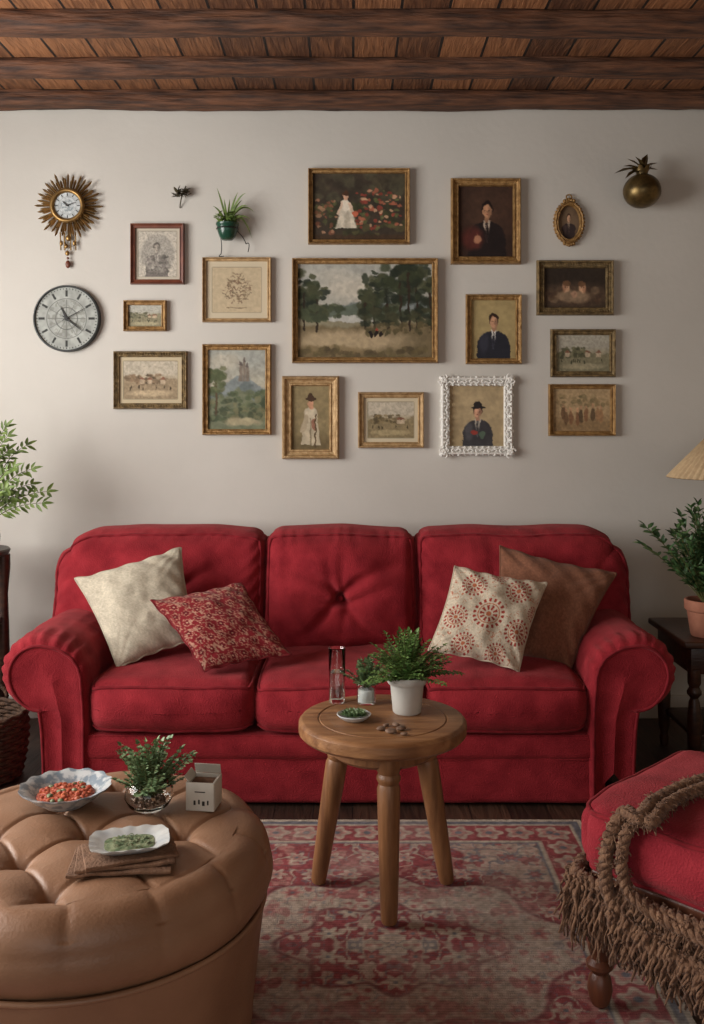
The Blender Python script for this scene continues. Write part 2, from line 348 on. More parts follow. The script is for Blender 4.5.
# ------------------------------------------------------------ SOFA
SX=-.045
def sofa():
    parts=[]
    mb=MB()
    def bp(o):
        o=o.copy();o[:,1]+=(fbm(o[:,0]*5,o[:,2]*9,0,5,3)-.5)*.014;return o
    rbox(mb,(SX,3.62,.094),(.90,.395,.085),.02,n=40,bulge=(0,.006,0),post=bp)
    rbox(mb,(SX,3.60,.200),(.895,.380,.048),.028,n=40,bulge=(0,.014,0),post=bp,pipes=[(1,-1)],pr=.004)
    rbox(mb,(SX,4.02,.46),(1.06,.09,.35),.05,n=10)
    parts.append(mb.finish('sofa_base',[M_sofa],ang=70))
    mb=MB()
    for sx in (-.88,.88):
        for y in (3.34,3.96): lathe(mb,[(0,0),(.022,0),(.03,.02),(0,.02)],(SX+sx,y,0),12)
    parts.append(mb.finish('sofa_feet',[M_dkwood]))
    for i,(a,b_) in enumerate([(-.886,-.328),(-.330,.245),(.243,.797)]):
        mb=MB();h=((b_-a)/2+.004,.30,.088)
        def post(o,i=i,h=h):
            n=fbm(o[:,0]*6+i*9,o[:,1]*6,o[:,2]*6,3+i,2)-.5
            n2=fbm(o[:,0]*18+i*9,o[:,1]*10,o[:,2]*10,13+i,2)-.5
            o=o.copy()
            ends=np.clip(np.abs(o[:,0])/h[0],0,1)**6
            o[:,2]+=n*.024+n2*.006-ends*.010*np.sign(o[:,2]);o[:,1]+=(n*.018+n2*.006)*np.sign(o[:,1])-np.sign(o[:,1])*ends*.014
            fr=np.clip((-o[:,1]/h[1]),0,1)**6
            o[:,2]-=fr*.008*(o[:,2]>0)
            return o
        rbox(mb,((a+b_)/2,3.500,.337),h,.055,n=34,k=8,bulge=(.0,.036,.028),post=post,pipes=[(2,1),(2,-1)],pr=.0065,pm=1)
        parts.append(mb.finish('seat_cushion_%d'%(i+1),[M_sofa,M_pipe],ang=80))
    spec=[(-1.178,-.338,-1),(-.347,.257,0),(.248,1.098,1)]
    for i,(a,b_,side) in enumerate(spec):
        mb=MB();hx=(b_-a)/2;hz=.232;hy=.125
        bxc={-1:.06,0:0.0,1:-.08}[side]
        def shp(o,i=i,side=side,hx=hx,hz=hz,bxc=bxc):
            o=o.copy();x,z=o[:,0],o[:,2]
            def corner(sgn,R,zt=1):
                lx=sgn*x-(hx-R);lz=zt*z-(hz-R);k=(lx>0)&(lz>0)
                mm=np.where(k,np.maximum(lx,lz)/(np.hypot(lx,lz)+1e-9),1)
                o[:,0]=np.where(k,sgn*((hx-R)+lx*mm),o[:,0]);o[:,2]=np.where(k,zt*((hz-R)+lz*mm),o[:,2])
            if side: corner(side,.17);corner(-side,.035)
            else: corner(1,.035);corner(-1,.035)
            x,z=o[:,0],o[:,2]
            front=np.clip((-o[:,1]-.02)/.05,0,1)
            bx,bz=x-bxc,z-(-.02);r=np.hypot(bx,bz)
            d=.040*np.exp(-(r/.020)**2)+.046*np.exp(-(r/.10)**2)
            for ang,le,w,am in ((35,.24,.010,.022),(145,.24,.010,.022),(-38,.20,.010,.020),(-142,.20,.010,.020),(8,.20,.008,.012),(174,.20,.008,.012),(-90,.12,.009,.012),(78,.16,.007,.010),(104,.16,.007,.010)):
                an=math.radians(ang);al=bx*math.cos(an)+bz*math.sin(an);pe=-bx*math.sin(an)+bz*math.cos(an)+.02*np.sin(al*14+ang)*(al>0)
                d=d+np.where(al>0,am*np.exp(-(pe/(w+np.maximum(al,0)*.09))**2)*np.exp(-(al/le)**2),0)
            n=fbm(x*5+i*7,z*5,0,11+i,2)-.5;n2=fbm(x*16+i*7,z*16,0,17+i,2)-.5
            o[:,1]+=front*(d+n*.030+n2*.007)
            ed=np.clip((np.maximum(np.abs(x)/hx,np.abs(z)/hz)-.72)/.2,0,1)*front
            o[:,1]+=ed*.003*np.sin((x+z*side)*110+np.sin(x*30)*2)
            o[:,2]+=np.where(o[:,2]>.1,(fbm(x*5+i,0*x,0,31,2)-.5)*.016+.006*(1-(x/hx)**2),0)
            o[:,1]+=(o[:,2]+hz)*.20
            return o
        rbox(mb,((a+b_)/2,3.815,.628),(hx,hy,hz),.072,n=52,k=8,bulge=(.0,.085,.006),post=shp,pipes=[(1,-1)],pr=.0065,pm=1)
        q=shp(np.array([[bxc,-(hy+.085*(1-(bxc/hx)**2)),-.02]]))[0]+np.array([(a+b_)/2,3.815,.628])
        ball(mb,(q[0],q[1]-.002,q[2]),.012,1,sc=(1,.55,1))
        parts.append(mb.finish('back_cushion_%d'%(i+1),[M_sofa,M_pipe],ang=80))
    for sg,nmn in ((-1,'arm_left'),(1,'arm_right')):
        mb=MB()
        cxr,czr,R=1.014,.452,.124
        pr=[(1.0,.012),(1.002,.15),(1.008,.26),(1.018,.326)]
        for an in np.linspace(-95,95,22): 
            q=math.radians(an);pr.append((cxr+R*math.cos(q),czr+R*math.sin(q)))
        pr+=[(.955,.568),(.915,.552),(.875,.524),(.850,.485),(.838,.44),(.835,.36),(.835,.2),(.835,.012)]
        pr=np.array(pr)
        seg=np.r_[0,np.cumsum(np.hypot(*np.diff(pr,axis=0).T))];n=150
        tt=np.linspace(0,seg[-1],n);pr=np.stack([np.interp(tt,seg,pr[:,0]),np.interp(tt,seg,pr[:,1])],1)
        ys=list(np.linspace(4.0,3.26,44))
        V=[]
        cz=np.clip(pr[:,1],.12,.42);cen=np.stack([np.interp(cz,[.12,.3,.42],[.92,.925,.955]),cz],1)
        rows=[]
        for y in ys: rows.append((pr,y))
        for a in np.linspace(8,90,9):
            q=math.radians(a);rows.append((pr+(cen-pr)*(1-math.cos(q))*.20,3.265-.055*math.sin(q)))
        for s in (.30,.42,.55,.68,.8,.9,1.0):
            rows.append((pr+(cen-pr)*s,3.210+.010*math.sin((s-.2)/.8*pi)-.004))
        for k,(q,y) in enumerate(rows):
            nn=fbm(q[:,0]*6,np.full(len(q),y)*6,q[:,1]*6,60+sg,2)-.5;n2=fbm(q[:,0]*17,np.full(len(q),y)*12,q[:,1]*17,64+sg,2)-.5
            out=(pr-cen);out/=np.linalg.norm(out,axis=1,keepdims=True)+1e-9
            top=np.clip((q[:,1]-.36)/.1,0,1)
            body=k<len(ys);am=(.020 if body else .006)*np.clip(q[:,1]/.25,.15,1)
            pl=0
            if len(ys)-4<=k<len(ys)+9:
                an=np.arctan2(pr[:,1]-czr,pr[:,0]-cxr);pl=.0042*np.sin(an*19+np.sin(an*5))*top
            z=q+out*(nn*am+(n2*.006 if body else 0)+pl)[:,None]
            z[:,1]=np.maximum(z[:,1],.010)
            V.append(np.stack([SX+sg*z[:,0],np.full(n,y)+nn*.010,z[:,1]],1))
        mb.add(np.concatenate(V),gridf(n,len(rows)))
        wp=pr+(cen-pr)*.20
        tube(mb,np.stack([SX+sg*wp[:,0],np.full(n,3.208),np.maximum(wp[:,1],.02)],1),.0055,6,1)
        parts.append(mb.finish(nmn,[M_sofa,M_pipe],ang=80))
    group('red_sofa',(SX,3.65,0),parts)
sofa()
# ------------------------------------------------------------ PILLOWS
def pillow(name,cs,T,paint,n=110,sd=0,pipe=None,mats=None):
    c=[P(*q) for q in cs]  # TL TR BR BL
    u=np.linspace(-1,1,n);U,V=np.meshgrid(u,u)
    nrm=np.cross(c[1]-c[0],c[3]-c[0]);nrm/=np.linalg.norm(nrm)
    if nrm[1]>0: nrm=-nrm
    U2=U*(1-.07*(1-V**2)*np.abs(U));V2=V*(1-.07*(1-U**2)*np.abs(V))
    a=(U2+1)/2;b=(V2+1)/2
    B=(c[0][None,None]*((1-a)*(1-b))[...,None]+c[1]*(a*(1-b))[...,None]+c[2]*(a*b)[...,None]+c[3]*((1-a)*b)[...,None])
    t=T*(np.clip((1-U**2)*(1-V**2),0,1))**.46
    wr=(fbm(U*2.2+sd,V*2.2,0,sd,2)-.5)*.05*np.clip(t/T,0,1)
    # creases pulling out of each corner
    for cu in (-1,1):
        for cv in (-1,1):
            du,dv=(U-cu)*-cu,(V-cv)*-cv;al=(du+dv)/1.414;pe=(du-dv)/1.414
            wr=wr-.010*np.exp(-((np.abs(pe)-.12*al-.03)/.05)**2)*np.exp(-(al/.6)**2)*np.clip(t/T,0,1)
    ed=(1-np.clip(t/T,0,1))*np.sin((U-V)*14+sd)*.006
    mb=MB();col=paint((U+1)/2,(V+1)/2)
    for sg in (1,-1):
        pts=B+nrm*(sg*t+wr*.7+ed)[...,None]
        f=gridf(n,n);
        if sg<0: f=[q[::-1] for q in f]
        mb.add(pts.reshape(-1,3),f,0,col.reshape(-1,3))
    pe=np.concatenate([ (B+nrm*ed[...,None])[0,:-1],(B+nrm*ed[...,None])[:-1,-1],(B+nrm*ed[...,None])[-1,:0:-1],(B+nrm*ed[...,None])[:0:-1,0]])
    tube(mb,pe[::2],.004,5,0,closed=True,c=np.array(pipe if pipe else (.7,.66,.6)))
    mb.finish(name,mats or [M_pil],merge=False,cols=True,ang=180)
def pc(*c): return np.array(c)/255.
def p_cream(u,v):
    w=fbm(u*90,v*90,0,1,2);b=fbm(u*5,v*5,0,4,3);C=pc(200,189,168)*(.84+.24*w[...,None])*(.95+.1*b[...,None])*(.97+.04*np.sin(u*260)*np.sin(v*260))[...,None];return C
def p_brown(u,v):
    w=fbm(u*90,v*90,0,1,2);return pc(124,82,62)*(.82+.34*w[...,None])
def p_red(u,v):
    C=np.ones(u.shape+(3,))*pc(126,32,38)
    n=fbm(u*22,v*22,0,5,2);n2=fbm(u*34+7,v*34,0,8,2)
    g=.125;gy=np.floor(v/g);fx=((u+g*.5*(gy%2))/g)%1-.5;fy=(v/g)%1-.5;r=np.hypot(fx,fy);t=np.arctan2(fy,fx)
    m=(np.abs(n-.5)<.020)[...,None];C=np.where(m,pc(166,114,96),C)
    C=np.where(((np.abs(r-.33-.05*np.cos(6*t)))<.030)[...,None],pc(174,124,106),C)
    C=np.where((r<.2+.05*np.cos(5*t))[...,None],pc(98,22,30),C)
    C=np.where((r<.07)[...,None],pc(184,142,120),C)
    C=np.where((n2>.71)[...,None],pc(172,128,108),C)
    return C*(.83+.28*fbm(u*80,v*80,0,2,2)[...,None])
def p_med(u,v):
    C=np.ones(u.shape+(3,))*pc(202,188,166)
    rd=pc(154,60,50);og=pc(180,102,72)
    n=fbm(u*20,v*20,0,12,2);C=np.where((np.abs(n-.5)<.018)[...,None],og*.9+.08,C)
    for (cx,cy,R) in ((.26,.22,.15),(.74,.20,.15),(.50,.53,.18),(.16,.62,.14),(.86,.66,.15),(.33,.90,.13),(.70,.93,.12),(1.0,.40,.09),(.50,.04,.10)):
        r=np.hypot(u-cx,v-cy)/R;t=np.arctan2(v-cy,u-cx)
        C=np.where((r<1.05)[...,None],pc(202,188,166),C)
        C=np.where(((r>.74)&(r<.95)&(np.cos(t*18)>-.1))[...,None],rd,C)
        C=np.where(((r>.60)&(r<.66))[...,None],og,C)
        C=np.where(((r>.26)&(r<.54)&(np.cos(t*10)>-.2))[...,None],rd,C)
        C=np.where((r<.16)[...,None],og,C)
    return C*(.85+.25*fbm(u*90,v*90,0,2,2)[...,None])
pillow('cream_throw_pillow',[(75,579,3.56),(181,547,3.64),(198,640,3.46),(118,669,3.35)],.078,p_cream,sd=1,pipe=(.70,.66,.58))
pillow('red_patterned_pillow',[(151,601,3.40),(241,582,3.51),(291,655,3.35),(204,671,3.27)],.060,p_red,sd=2,pipe=(.46,.13,.15))
pillow('brown_throw_pillow',[(500,546,3.67),(617,573,3.58),(571,668,3.41),(490,655,3.48)],.076,p_brown,sd=3,pipe=(.45,.30,.23))
pillow('medallion_print_pillow',[(455,566,3.48),(547,583,3.45),(519,671,3.28),(428,651,3.32)],.068,p_med,sd=4,n=150,pipe=(.72,.66,.58))
# ------------------------------------------------------------ COFFEE TABLE
def table():
    c=(.082,2.585);parts=[];mb=MB()
    R=.225
    prof=[(0,.455),(R-.03,.455),(R-.008,.458),(R,.466),(R+.001,.478),(R,.492),(R-.006,.499),(R-.012,.501),(R-.05,.501),(R-.053,.498),(R-.056,.501),(R-.1,.5015),(0,.5015)]
    lathe(mb,prof,(c[0],c[1],0),72)
    parts.append(mb.finish('table_top',[M_oak],ang=35))
    mb=MB();lathe(mb,[(0,.405),(.13,.405),(.142,.415),(.142,.456),(0,.456)],(c[0],c[1],0),48)
    parts.append(mb.finish('apron',[M_oakleg],ang=35))
    for i,(fx,fy) in enumerate([(.095,2.452),(-.094,2.672),(.264,2.672)]):
        mb=MB();foot=np.array([fx,fy,0.]);d=foot[:2]-np.array(c);d/=np.linalg.norm(d)
        top=np.array([c[0]+d[0]*.118,c[1]+d[1]*.118,.46]);ax=top-foot;L=np.linalg.norm(ax);ax/=L
        prof=[(0,0),(.018,0),(.021,.006),(.0235,.06),(.026,.16),(.029,.28),(.030,.34),(.026,.352),(.031,.362),(.031,.37),(.027,.378),(.031,.386),(.033,.40),(.033,.455),(0,.455)]
        z=Vector(ax);Rm=np.array(Vector((0,0,1)).rotation_difference(z).to_matrix())
        lathe(mb,[(r,h*L/.46) for r,h in prof],foot+np.array([0,0,.0165]),20,R=Rm)
        parts.append(mb.finish('leg_%d'%(i+1),[M_oakleg],ang=35))
    group('round_coffee_table',(c[0],c[1],0),parts)
table()
TT=.502
def at(px,py,z): # floor-plan position of a point known to rest at height z
    d=(HC-z)*F/(py-HY);return np.array([(px-CX)*d/F,d,z])
def tumbler():
    p=at(337,702,TT);mb=MB();r=.0235
    lathe(mb,[(0,0),(r-.003,0),(r-.001,.003),(r+.001,.153),(r-.0012,.1545),(r-.0028,.153),(r-.0045,.012),(0,.010)],p,40)
    a=mb.finish('glass_wall',[M_tglass],ang=50);mb=MB()
    lathe(mb,[(0,.0105),(r-.0052,.0125),(r-.0040,.085),(0,.085)],p,40);b=mb.finish('water_fill',[M_water],ang=50)
    group('drinking_glass',tuple(p),[a,b])
tumbler()
def potted():
    p=at(407,712,TT);parts=[];mb=MB()
    lathe(mb,[(0,0),(.036,0),(.039,.004),(.046,.078),(.052,.080),(.054,.084),(.054,.097),(.052,.10),(.047,.10),(.045,.085),(0,.085)],p,40)
    parts.append(mb.finish('pot',[M_pot],ang=40))
    mb=MB();lathe(mb,[(.045,.086),(.02,.090),(0,.092)],p,20);parts.append(mb.finish('soil_top',[M_soil]))
    mb=MB();rr=random.Random(3)
    fern(mb,p+np.array([0,0,.085]),120,.136,.024,.009,(12,88),.35,0,1,rnd=rr,steps=12)
    parts.append(mb.finish('foliage',[M_green,M_stem],merge=False,ang=180))
    group('potted_fern',tuple(p),parts)
potted()
def jarplant():
    p=at(366,704,TT)+np.array([.001,0.010,0]);parts=[];mb=MB()
    lathe(mb,[(0,0),(.024,0),(.027,.004),(.027,.05),(.024,.055),(.022,.055),(.0245,.048),(.0245,.006),(0,.005)],p,28)
    parts.append(mb.finish('jar',[M_glass],ang=50))
    mb=MB();lathe(mb,[(0,.006),(.023,.006),(.023,.040),(0,.044)],p,20);parts.append(mb.finish('soil_fill',[M_cer]))
    mb=MB();rr=random.Random(5)
    fern(mb,p+np.array([0,0,.04]),42,.085,.02,.010,(25,88),.3,0,1,rnd=rr,steps=9)
    parts.append(mb.finish('foliage',[M_gsage,M_stem],merge=False,ang=180));group('potted_herb',tuple(p),parts)
jarplant()
def succ():
    p=at(354,720,TT);parts=[];mb=MB()
    lathe(mb,[(0,0),(.025,0),(.038,.008),(.046,.016),(.044,.0175),(.036,.012),(0,.008)],p,36)
    parts.append(mb.finish('saucer',[M_cer],ang=60));mb=MB();rr=random.Random(6)
    for k in range(9):
        a=k*2.4;q=p+np.array([math.cos(a)*.023*(k>0),math.sin(a)*.018*(k>0),.013])
        for ring,(n,e,L) in enumerate([(9,20,.018),(7,50,.018),(4,75,.016)]):
            for j in range(n):
                b=j*2*pi/n+ring;d=[math.cos(b)*math.cos(math.radians(e)),math.sin(b)*math.cos(math.radians(e)),math.sin(math.radians(e))]
                leaf(mb,q,d,[0,0,1],L,.008,0)
    parts.append(mb.finish('succulents',[M_gsage],merge=False,ang=180));group('succulent_dish',tuple(p),parts)
succ()
def peb():
    mb=MB();rr=random.Random(8)
    for (px,py,r) in ((381,730,.011),(391,733,.013),(401,730,.012),(396,726,.010),(404,735,.008),(386,726,.008)):
        p=at(px,py,TT);ball(mb,p+np.array([0,0,r*.42]),r,0,12,(1.2,.9,.42),rotz(rr.uniform(0,3)))
    mb.finish('pebble_cluster',[M_stone])
peb()
# ------------------------------------------------------------ LEATHER OTTOMAN
OX,OY,OR=-.560,2.035,.385
def ott():
    parts=[];nth=360
    rs=list(np.linspace(0.0005,OR-.06,120));prof=[(r,.436) for r in rs]
    for a in np.linspace(5,90,18):
        q=math.radians(a);prof.append((OR-.06+.06*math.sin(q),.436-.065+.065*math.cos(q)))
    for t in np.linspace(.1,1,12): prof.append((OR+.008*math.sin(t*pi)-.02*t*t,.371-t*.081))
    prof.append((OR-.032,.288))
    prof=np.array(prof);th=np.arange(nth)*2*pi/nth
    r=prof[:,0][:,None]+0*th;z=prof[:,1][:,None]+0*th;T=th+0*r
    x=r*np.cos(T);y=r*np.sin(T)
    wx=(fbm(x*7,y*7,0,41,2)-.5)*.04;wy=(fbm(x*7,y*7,5,43,2)-.5)*.04
    ai=x/.2+y/.26;bi=x/.2-y/.26
    sa=np.abs(np.sin(pi*(ai+wx)));sb=np.abs(np.sin(pi*(bi+wy)))
    i0=np.round(ai);j0=np.round(bi);bxn=(i0+j0)*.1;byn=(i0-j0)*.13;rb=np.hypot(x-bxn,y-byn)
    crease=np.minimum(1-np.exp(-(sa/.11)**2),1-np.exp(-(sb/.11)**2))
    puff=(sa*sb)**.8
    fade=np.clip((.345-r)/.06,0,1);fade=fade*fade*(3-2*fade)
    ztop=z>.395
    inb=(np.hypot(bxn,byn)<.31)
    z=z+np.where(ztop,fade*(.009*puff+.005*crease-.010)-np.where(inb,.022*np.exp(-(rb/.018)**2)+.014*np.exp(-(rb/.045)**2),0),0)
    pl=np.abs(np.sin(T*7+.4))**.35
    eg=np.clip((r-.28)/.06,0,1)
    z=z-np.where(ztop,(1-pl)*.009*eg*(1-fade*.6),0)
    rr2=r+np.where(r>OR-.07,-(1-pl)*.008*np.clip((z-.27)/.15,0,1),0)+(fbm(np.cos(T)*4,np.sin(T)*4,z*10,2,2)-.5)*.010*(r>.3)
    z=z+(fbm(x*14,y*14,0,6,2)-.5)*.004*ztop
    mb=MB();mb.add(np.stack([OX+rr2*np.cos(T),OY+rr2*np.sin(T),z],-1).reshape(-1,3),gridf(nth,len(prof),True))
    parts.append(mb.finish('tufted_pad',[M_leather],ang=180))
    mb=MB()
    for j in range(-3,4):
        for i in range(-3,4):
            bx=i*.2+(j%2)*.1;by=j*.13
            if math.hypot(bx,by)<.31: ball(mb,(OX+bx,OY+by,.395),.012,0,12,(1,1,.5))
    parts.append(mb.finish('buttons',[M_leather2]))
    mb=MB()
    def mod(r,z,T):
        return r+(fbm(np.cos(T)*5,np.sin(T)*5,z*7,9)-.5)*.010*(r>.2),z
    lathe(mb,[(0,.0165),(OR-.05,.0165),(OR-.04,.022)]+[(OR-.04+.028*t,.022+.263*t) for t in np.linspace(0,1,20)[1:]]+[(OR-.03,.29)],(OX,OY,0),160,mod=mod)
    q=np.arange(120)*2*pi/120;tube(mb,np.stack([OX+(OR-.012)*np.cos(q),OY+(OR-.012)*np.sin(q),.287+0*q],1),.006,8,0,closed=True)
    parts.append(mb.finish('base_drum',[M_leather],ang=60))
    group('tufted_leather_ottoman',(OX,OY,0),parts)
ott()
OZ=.4375
def bowl():
    p=at(64,806,OZ)+np.array([0,.012,0]);parts=[];mb=MB()
    def mod(r,z,T):
        k=np.clip(r/.105,0,1)**4;return r*(1+.022*k*np.cos(T*14)),z+.002*k*np.cos(T*14)
    lathe(mb,[(0,0),(.045,0),(.05,.004),(.072,.018),(.088,.034),(.100,.040),(.1005,.043),(.086,.038),(.068,.022),(.045,.009),(0,.008)],p,84,mod=mod)
    parts.append(mb.finish('fluted_bowl',[M_cerb],ang=60))
    mb=MB();rr=random.Random(2)
    lathe(mb,[(.064,.022),(.05,.028),(.02,.031),(0,.032)],p,30,m=0)
    for i in range(110):
        a=rr.uniform(0,2*pi);q=.056*math.sqrt(rr.random());ball(mb,p+np.array([q*math.cos(a),q*math.sin(a),.031-.1*q+rr.uniform(0,.003)]),rr.uniform(.004,.0075),0 if rr.random()<.88 else 1,8,(1,1,.6))
    parts.append(mb.finish('food',[M_food,M_herb]));group('food_bowl',tuple(p),parts)
bowl()
def vase():
    p=at(147,812,OZ)+np.array([0,.02,0]);parts=[];mb=MB()
    lathe(mb,[(0,0),(.03,0),(.045,.010),(.054,.028),(.050,.048),(.040,.060),(.043,.066),(.0415,.066),(.0385,.060),(.0485,.047),(.0522,.028),(.0435,.0115),(0,.005)],p,40)
    parts.append(mb.finish('glass_bowl_vase',[M_glass],ang=60))
    mb=MB();rr=random.Random(12)
    for i in range(60):
        a=rr.uniform(0,2*pi);q=.036*math.sqrt(rr.random());ball(mb,p+np.array([q*math.cos(a),q*math.sin(a),.012+rr.uniform(0,.012)]),rr.uniform(.004,.006),2,6,(1,1,.7))
    fern(mb,p+np.array([0,0,.02]),74,.122,.019,.011,(32,88),.25,0,1,rnd=rr,steps=11,start=3)
    fern(mb,p+np.array([0,0,.03]),5,.14,.018,.009,(65,89),.1,0,1,rnd=rr,steps=11)
    parts.append(mb.finish('foliage',[M_gsage,M_stem,M_stone],merge=False,ang=180));group('vase_of_greenery',tuple(p),parts)
vase()
def wbox():
    p=at(200,809,OZ)+np.array([0.006,.02,0]);R=rotz(math.radians(-8));parts=[];mb=MB();h=.030;H=.062;t=.0012
    for (dx,dy,hx,hy) in ((0,-h,h,t),(0,h,h,t),(-h,0,t,h),(h,0,t,h)):
        box(mb,p+R@np.array([dx,dy,H/2]),(hx+t,hy+t,H/2),R=R,b=.0008)
    box(mb,p+np.array([0,0,.003]),(h,h,.002),R=R,b=.0008)
    box(mb,p+R@np.array([0,0,.05]),(h*.95,h*.95,.004),m=2,R=R)
    box(mb,p+R@np.array([0,.030,H+.011]),(h,.001,.012),R=R@eul(.35,0,0),b=.0008)
    box(mb,p+R@np.array([-.032,0,H+.005]),(.001,h*.9,.009),R=R@eul(0,-.7,0),b=.0008)
    for i,(x,w,z) in enumerate([(-.012,.004,.018),(-.002,.003,.02),(.008,.005,.017),(.018,.003,.019)]):
        box(mb,p+R@np.array([x,-h-.0022,z]),(w*.6,.0006,.005),m=1,R=R,b=.0003)
    box(mb,p+R@np.array([0,-h-.0022,.042]),(.012,.0006,.0012),m=1,R=R,b=.0003)
    mb.finish('white_gift_box',[M_card,M_dark,M_napk])
wbox()
def tray():
    p=at(126,862,OZ);parts=[];R=rotz(math.radians(14))
    mb=MB()
    for i,(a,dx,dy,w,l) in enumerate([(6,-.005,-.008,.098,.058),(12,0,0,.094,.056),(20,.006,.004,.088,.053)]):
        def post(o,i=i):
            o=o.copy();o[:,2]+=(fbm(o[:,0]*25,o[:,1]*25,0,i*3,2)-.5)*.006;return o
        rbox(mb,p+np.array([dx,dy,.007+i*.0065]),(w,l,.0032),.0025,n=18,k=3,post=post,R=rotz(math.radians(a)))
    parts=[mb.finish('folded_stack',[M_napk])];group('folded_napkins',tuple(p),parts)
    q=p+np.array([.004,.012,.025]);mb=MB()
    def se(r,z,T):
        k=(np.abs(np.cos(T))**4+np.abs(np.sin(T))**4)**(-.25);return r*k,z+.0015*np.cos(T*16)*(r>.06)
    S=np.diag([1,.72,1]);
    lathe(mb,[(0,0),(.05,0),(.06,.006),(.076,.014),(.077,.0165),(.060,.012),(.048,.006),(0,.005)],q,72,mod=se,R=R@S)
    a=mb.finish('rim_dish',[M_cer],ang=60);mb=MB()
    lathe(mb,[(.048,.0075),(.03,.009),(0,.010)],q,48,mod=se,R=R@S);rr=random.Random(4)
    for i in range(90):
        an=rr.uniform(0,2*pi);d=.043*math.sqrt(rr.random());v=R@np.array([d*math.cos(an),d*math.sin(an)*.72,.010]);leaf(mb,q+v,[math.cos(an*7),math.sin(an*7),.3],[0,0,1],.010,.005,0)
    b=mb.finish('herbs',[M_herb]);group('herb_dish',tuple(q),[a,b])
tray()
# ------------------------------------------------------------ RED FOOTSTOOL + THROW
FC=(.868,2.115)
def stool():
    parts=[];R=rotz(math.radians(45));mb=MB();h=(.275,.275,.072)
    def post(o):
        o=o.copy()
        x,y=o[:,0].copy(),o[:,1].copy();Rc=.075;hx=.275
        lx=np.abs(x)-(hx-Rc);ly=np.abs(y)-(hx-Rc);k=(lx>0)&(ly>0);mm=np.where(k,np.maximum(lx,ly)/(np.hypot(lx,ly)+1e-9),1)
        o[:,0]=np.where(k,np.sign(x)*((hx-Rc)+lx*mm),x);o[:,1]=np.where(k,np.sign(y)*((hx-Rc)+ly*mm),y)
        n=fbm(o[:,0]*8,o[:,1]*8,o[:,2]*8,77,2)-.5;o[:,2]+=n*.020;o[:,0]+=n*.012;return o
    rbox(mb,(FC[0],FC[1],.388),h,.050,n=28,k=7,bulge=(.016,.016,.024),post=post,R=R,pipes=[(2,1),(2,-1)],pr=.006,pm=1)
    parts.append(mb.finish('cushion',[M_red2,M_pipe],ang=80))
    mb=MB();rbox(mb,(FC[0],FC[1],.275),(.245,.245,.04),.01,n=3,R=R);parts.append(mb.finish('apron',[M_redwood]))
    for i,(sx,sy) in enumerate(((-1,1),(1,1),(-1,-1),(1,-1))):
        mb=MB();q=R@np.array([sx*.228,sy*.228,0])
        lathe(mb,[(0,.0165),(.018,.0165),(.022,.024),(.028,.05),(.024,.075),(.017,.085),(.030,.1),(.030,.108),(.020,.118),(.026,.14),(.031,.19),(.028,.22),(.020,.235),(.030,.245),(.030,.28),(0,.28)],(FC[0]+q[0],FC[1]+q[1],0),20)
        parts.append(mb.finish('leg_%d'%(i+1),[M_redwood],ang=40))
    group('red_footstool',(FC[0],FC[1],0),parts)
stool()
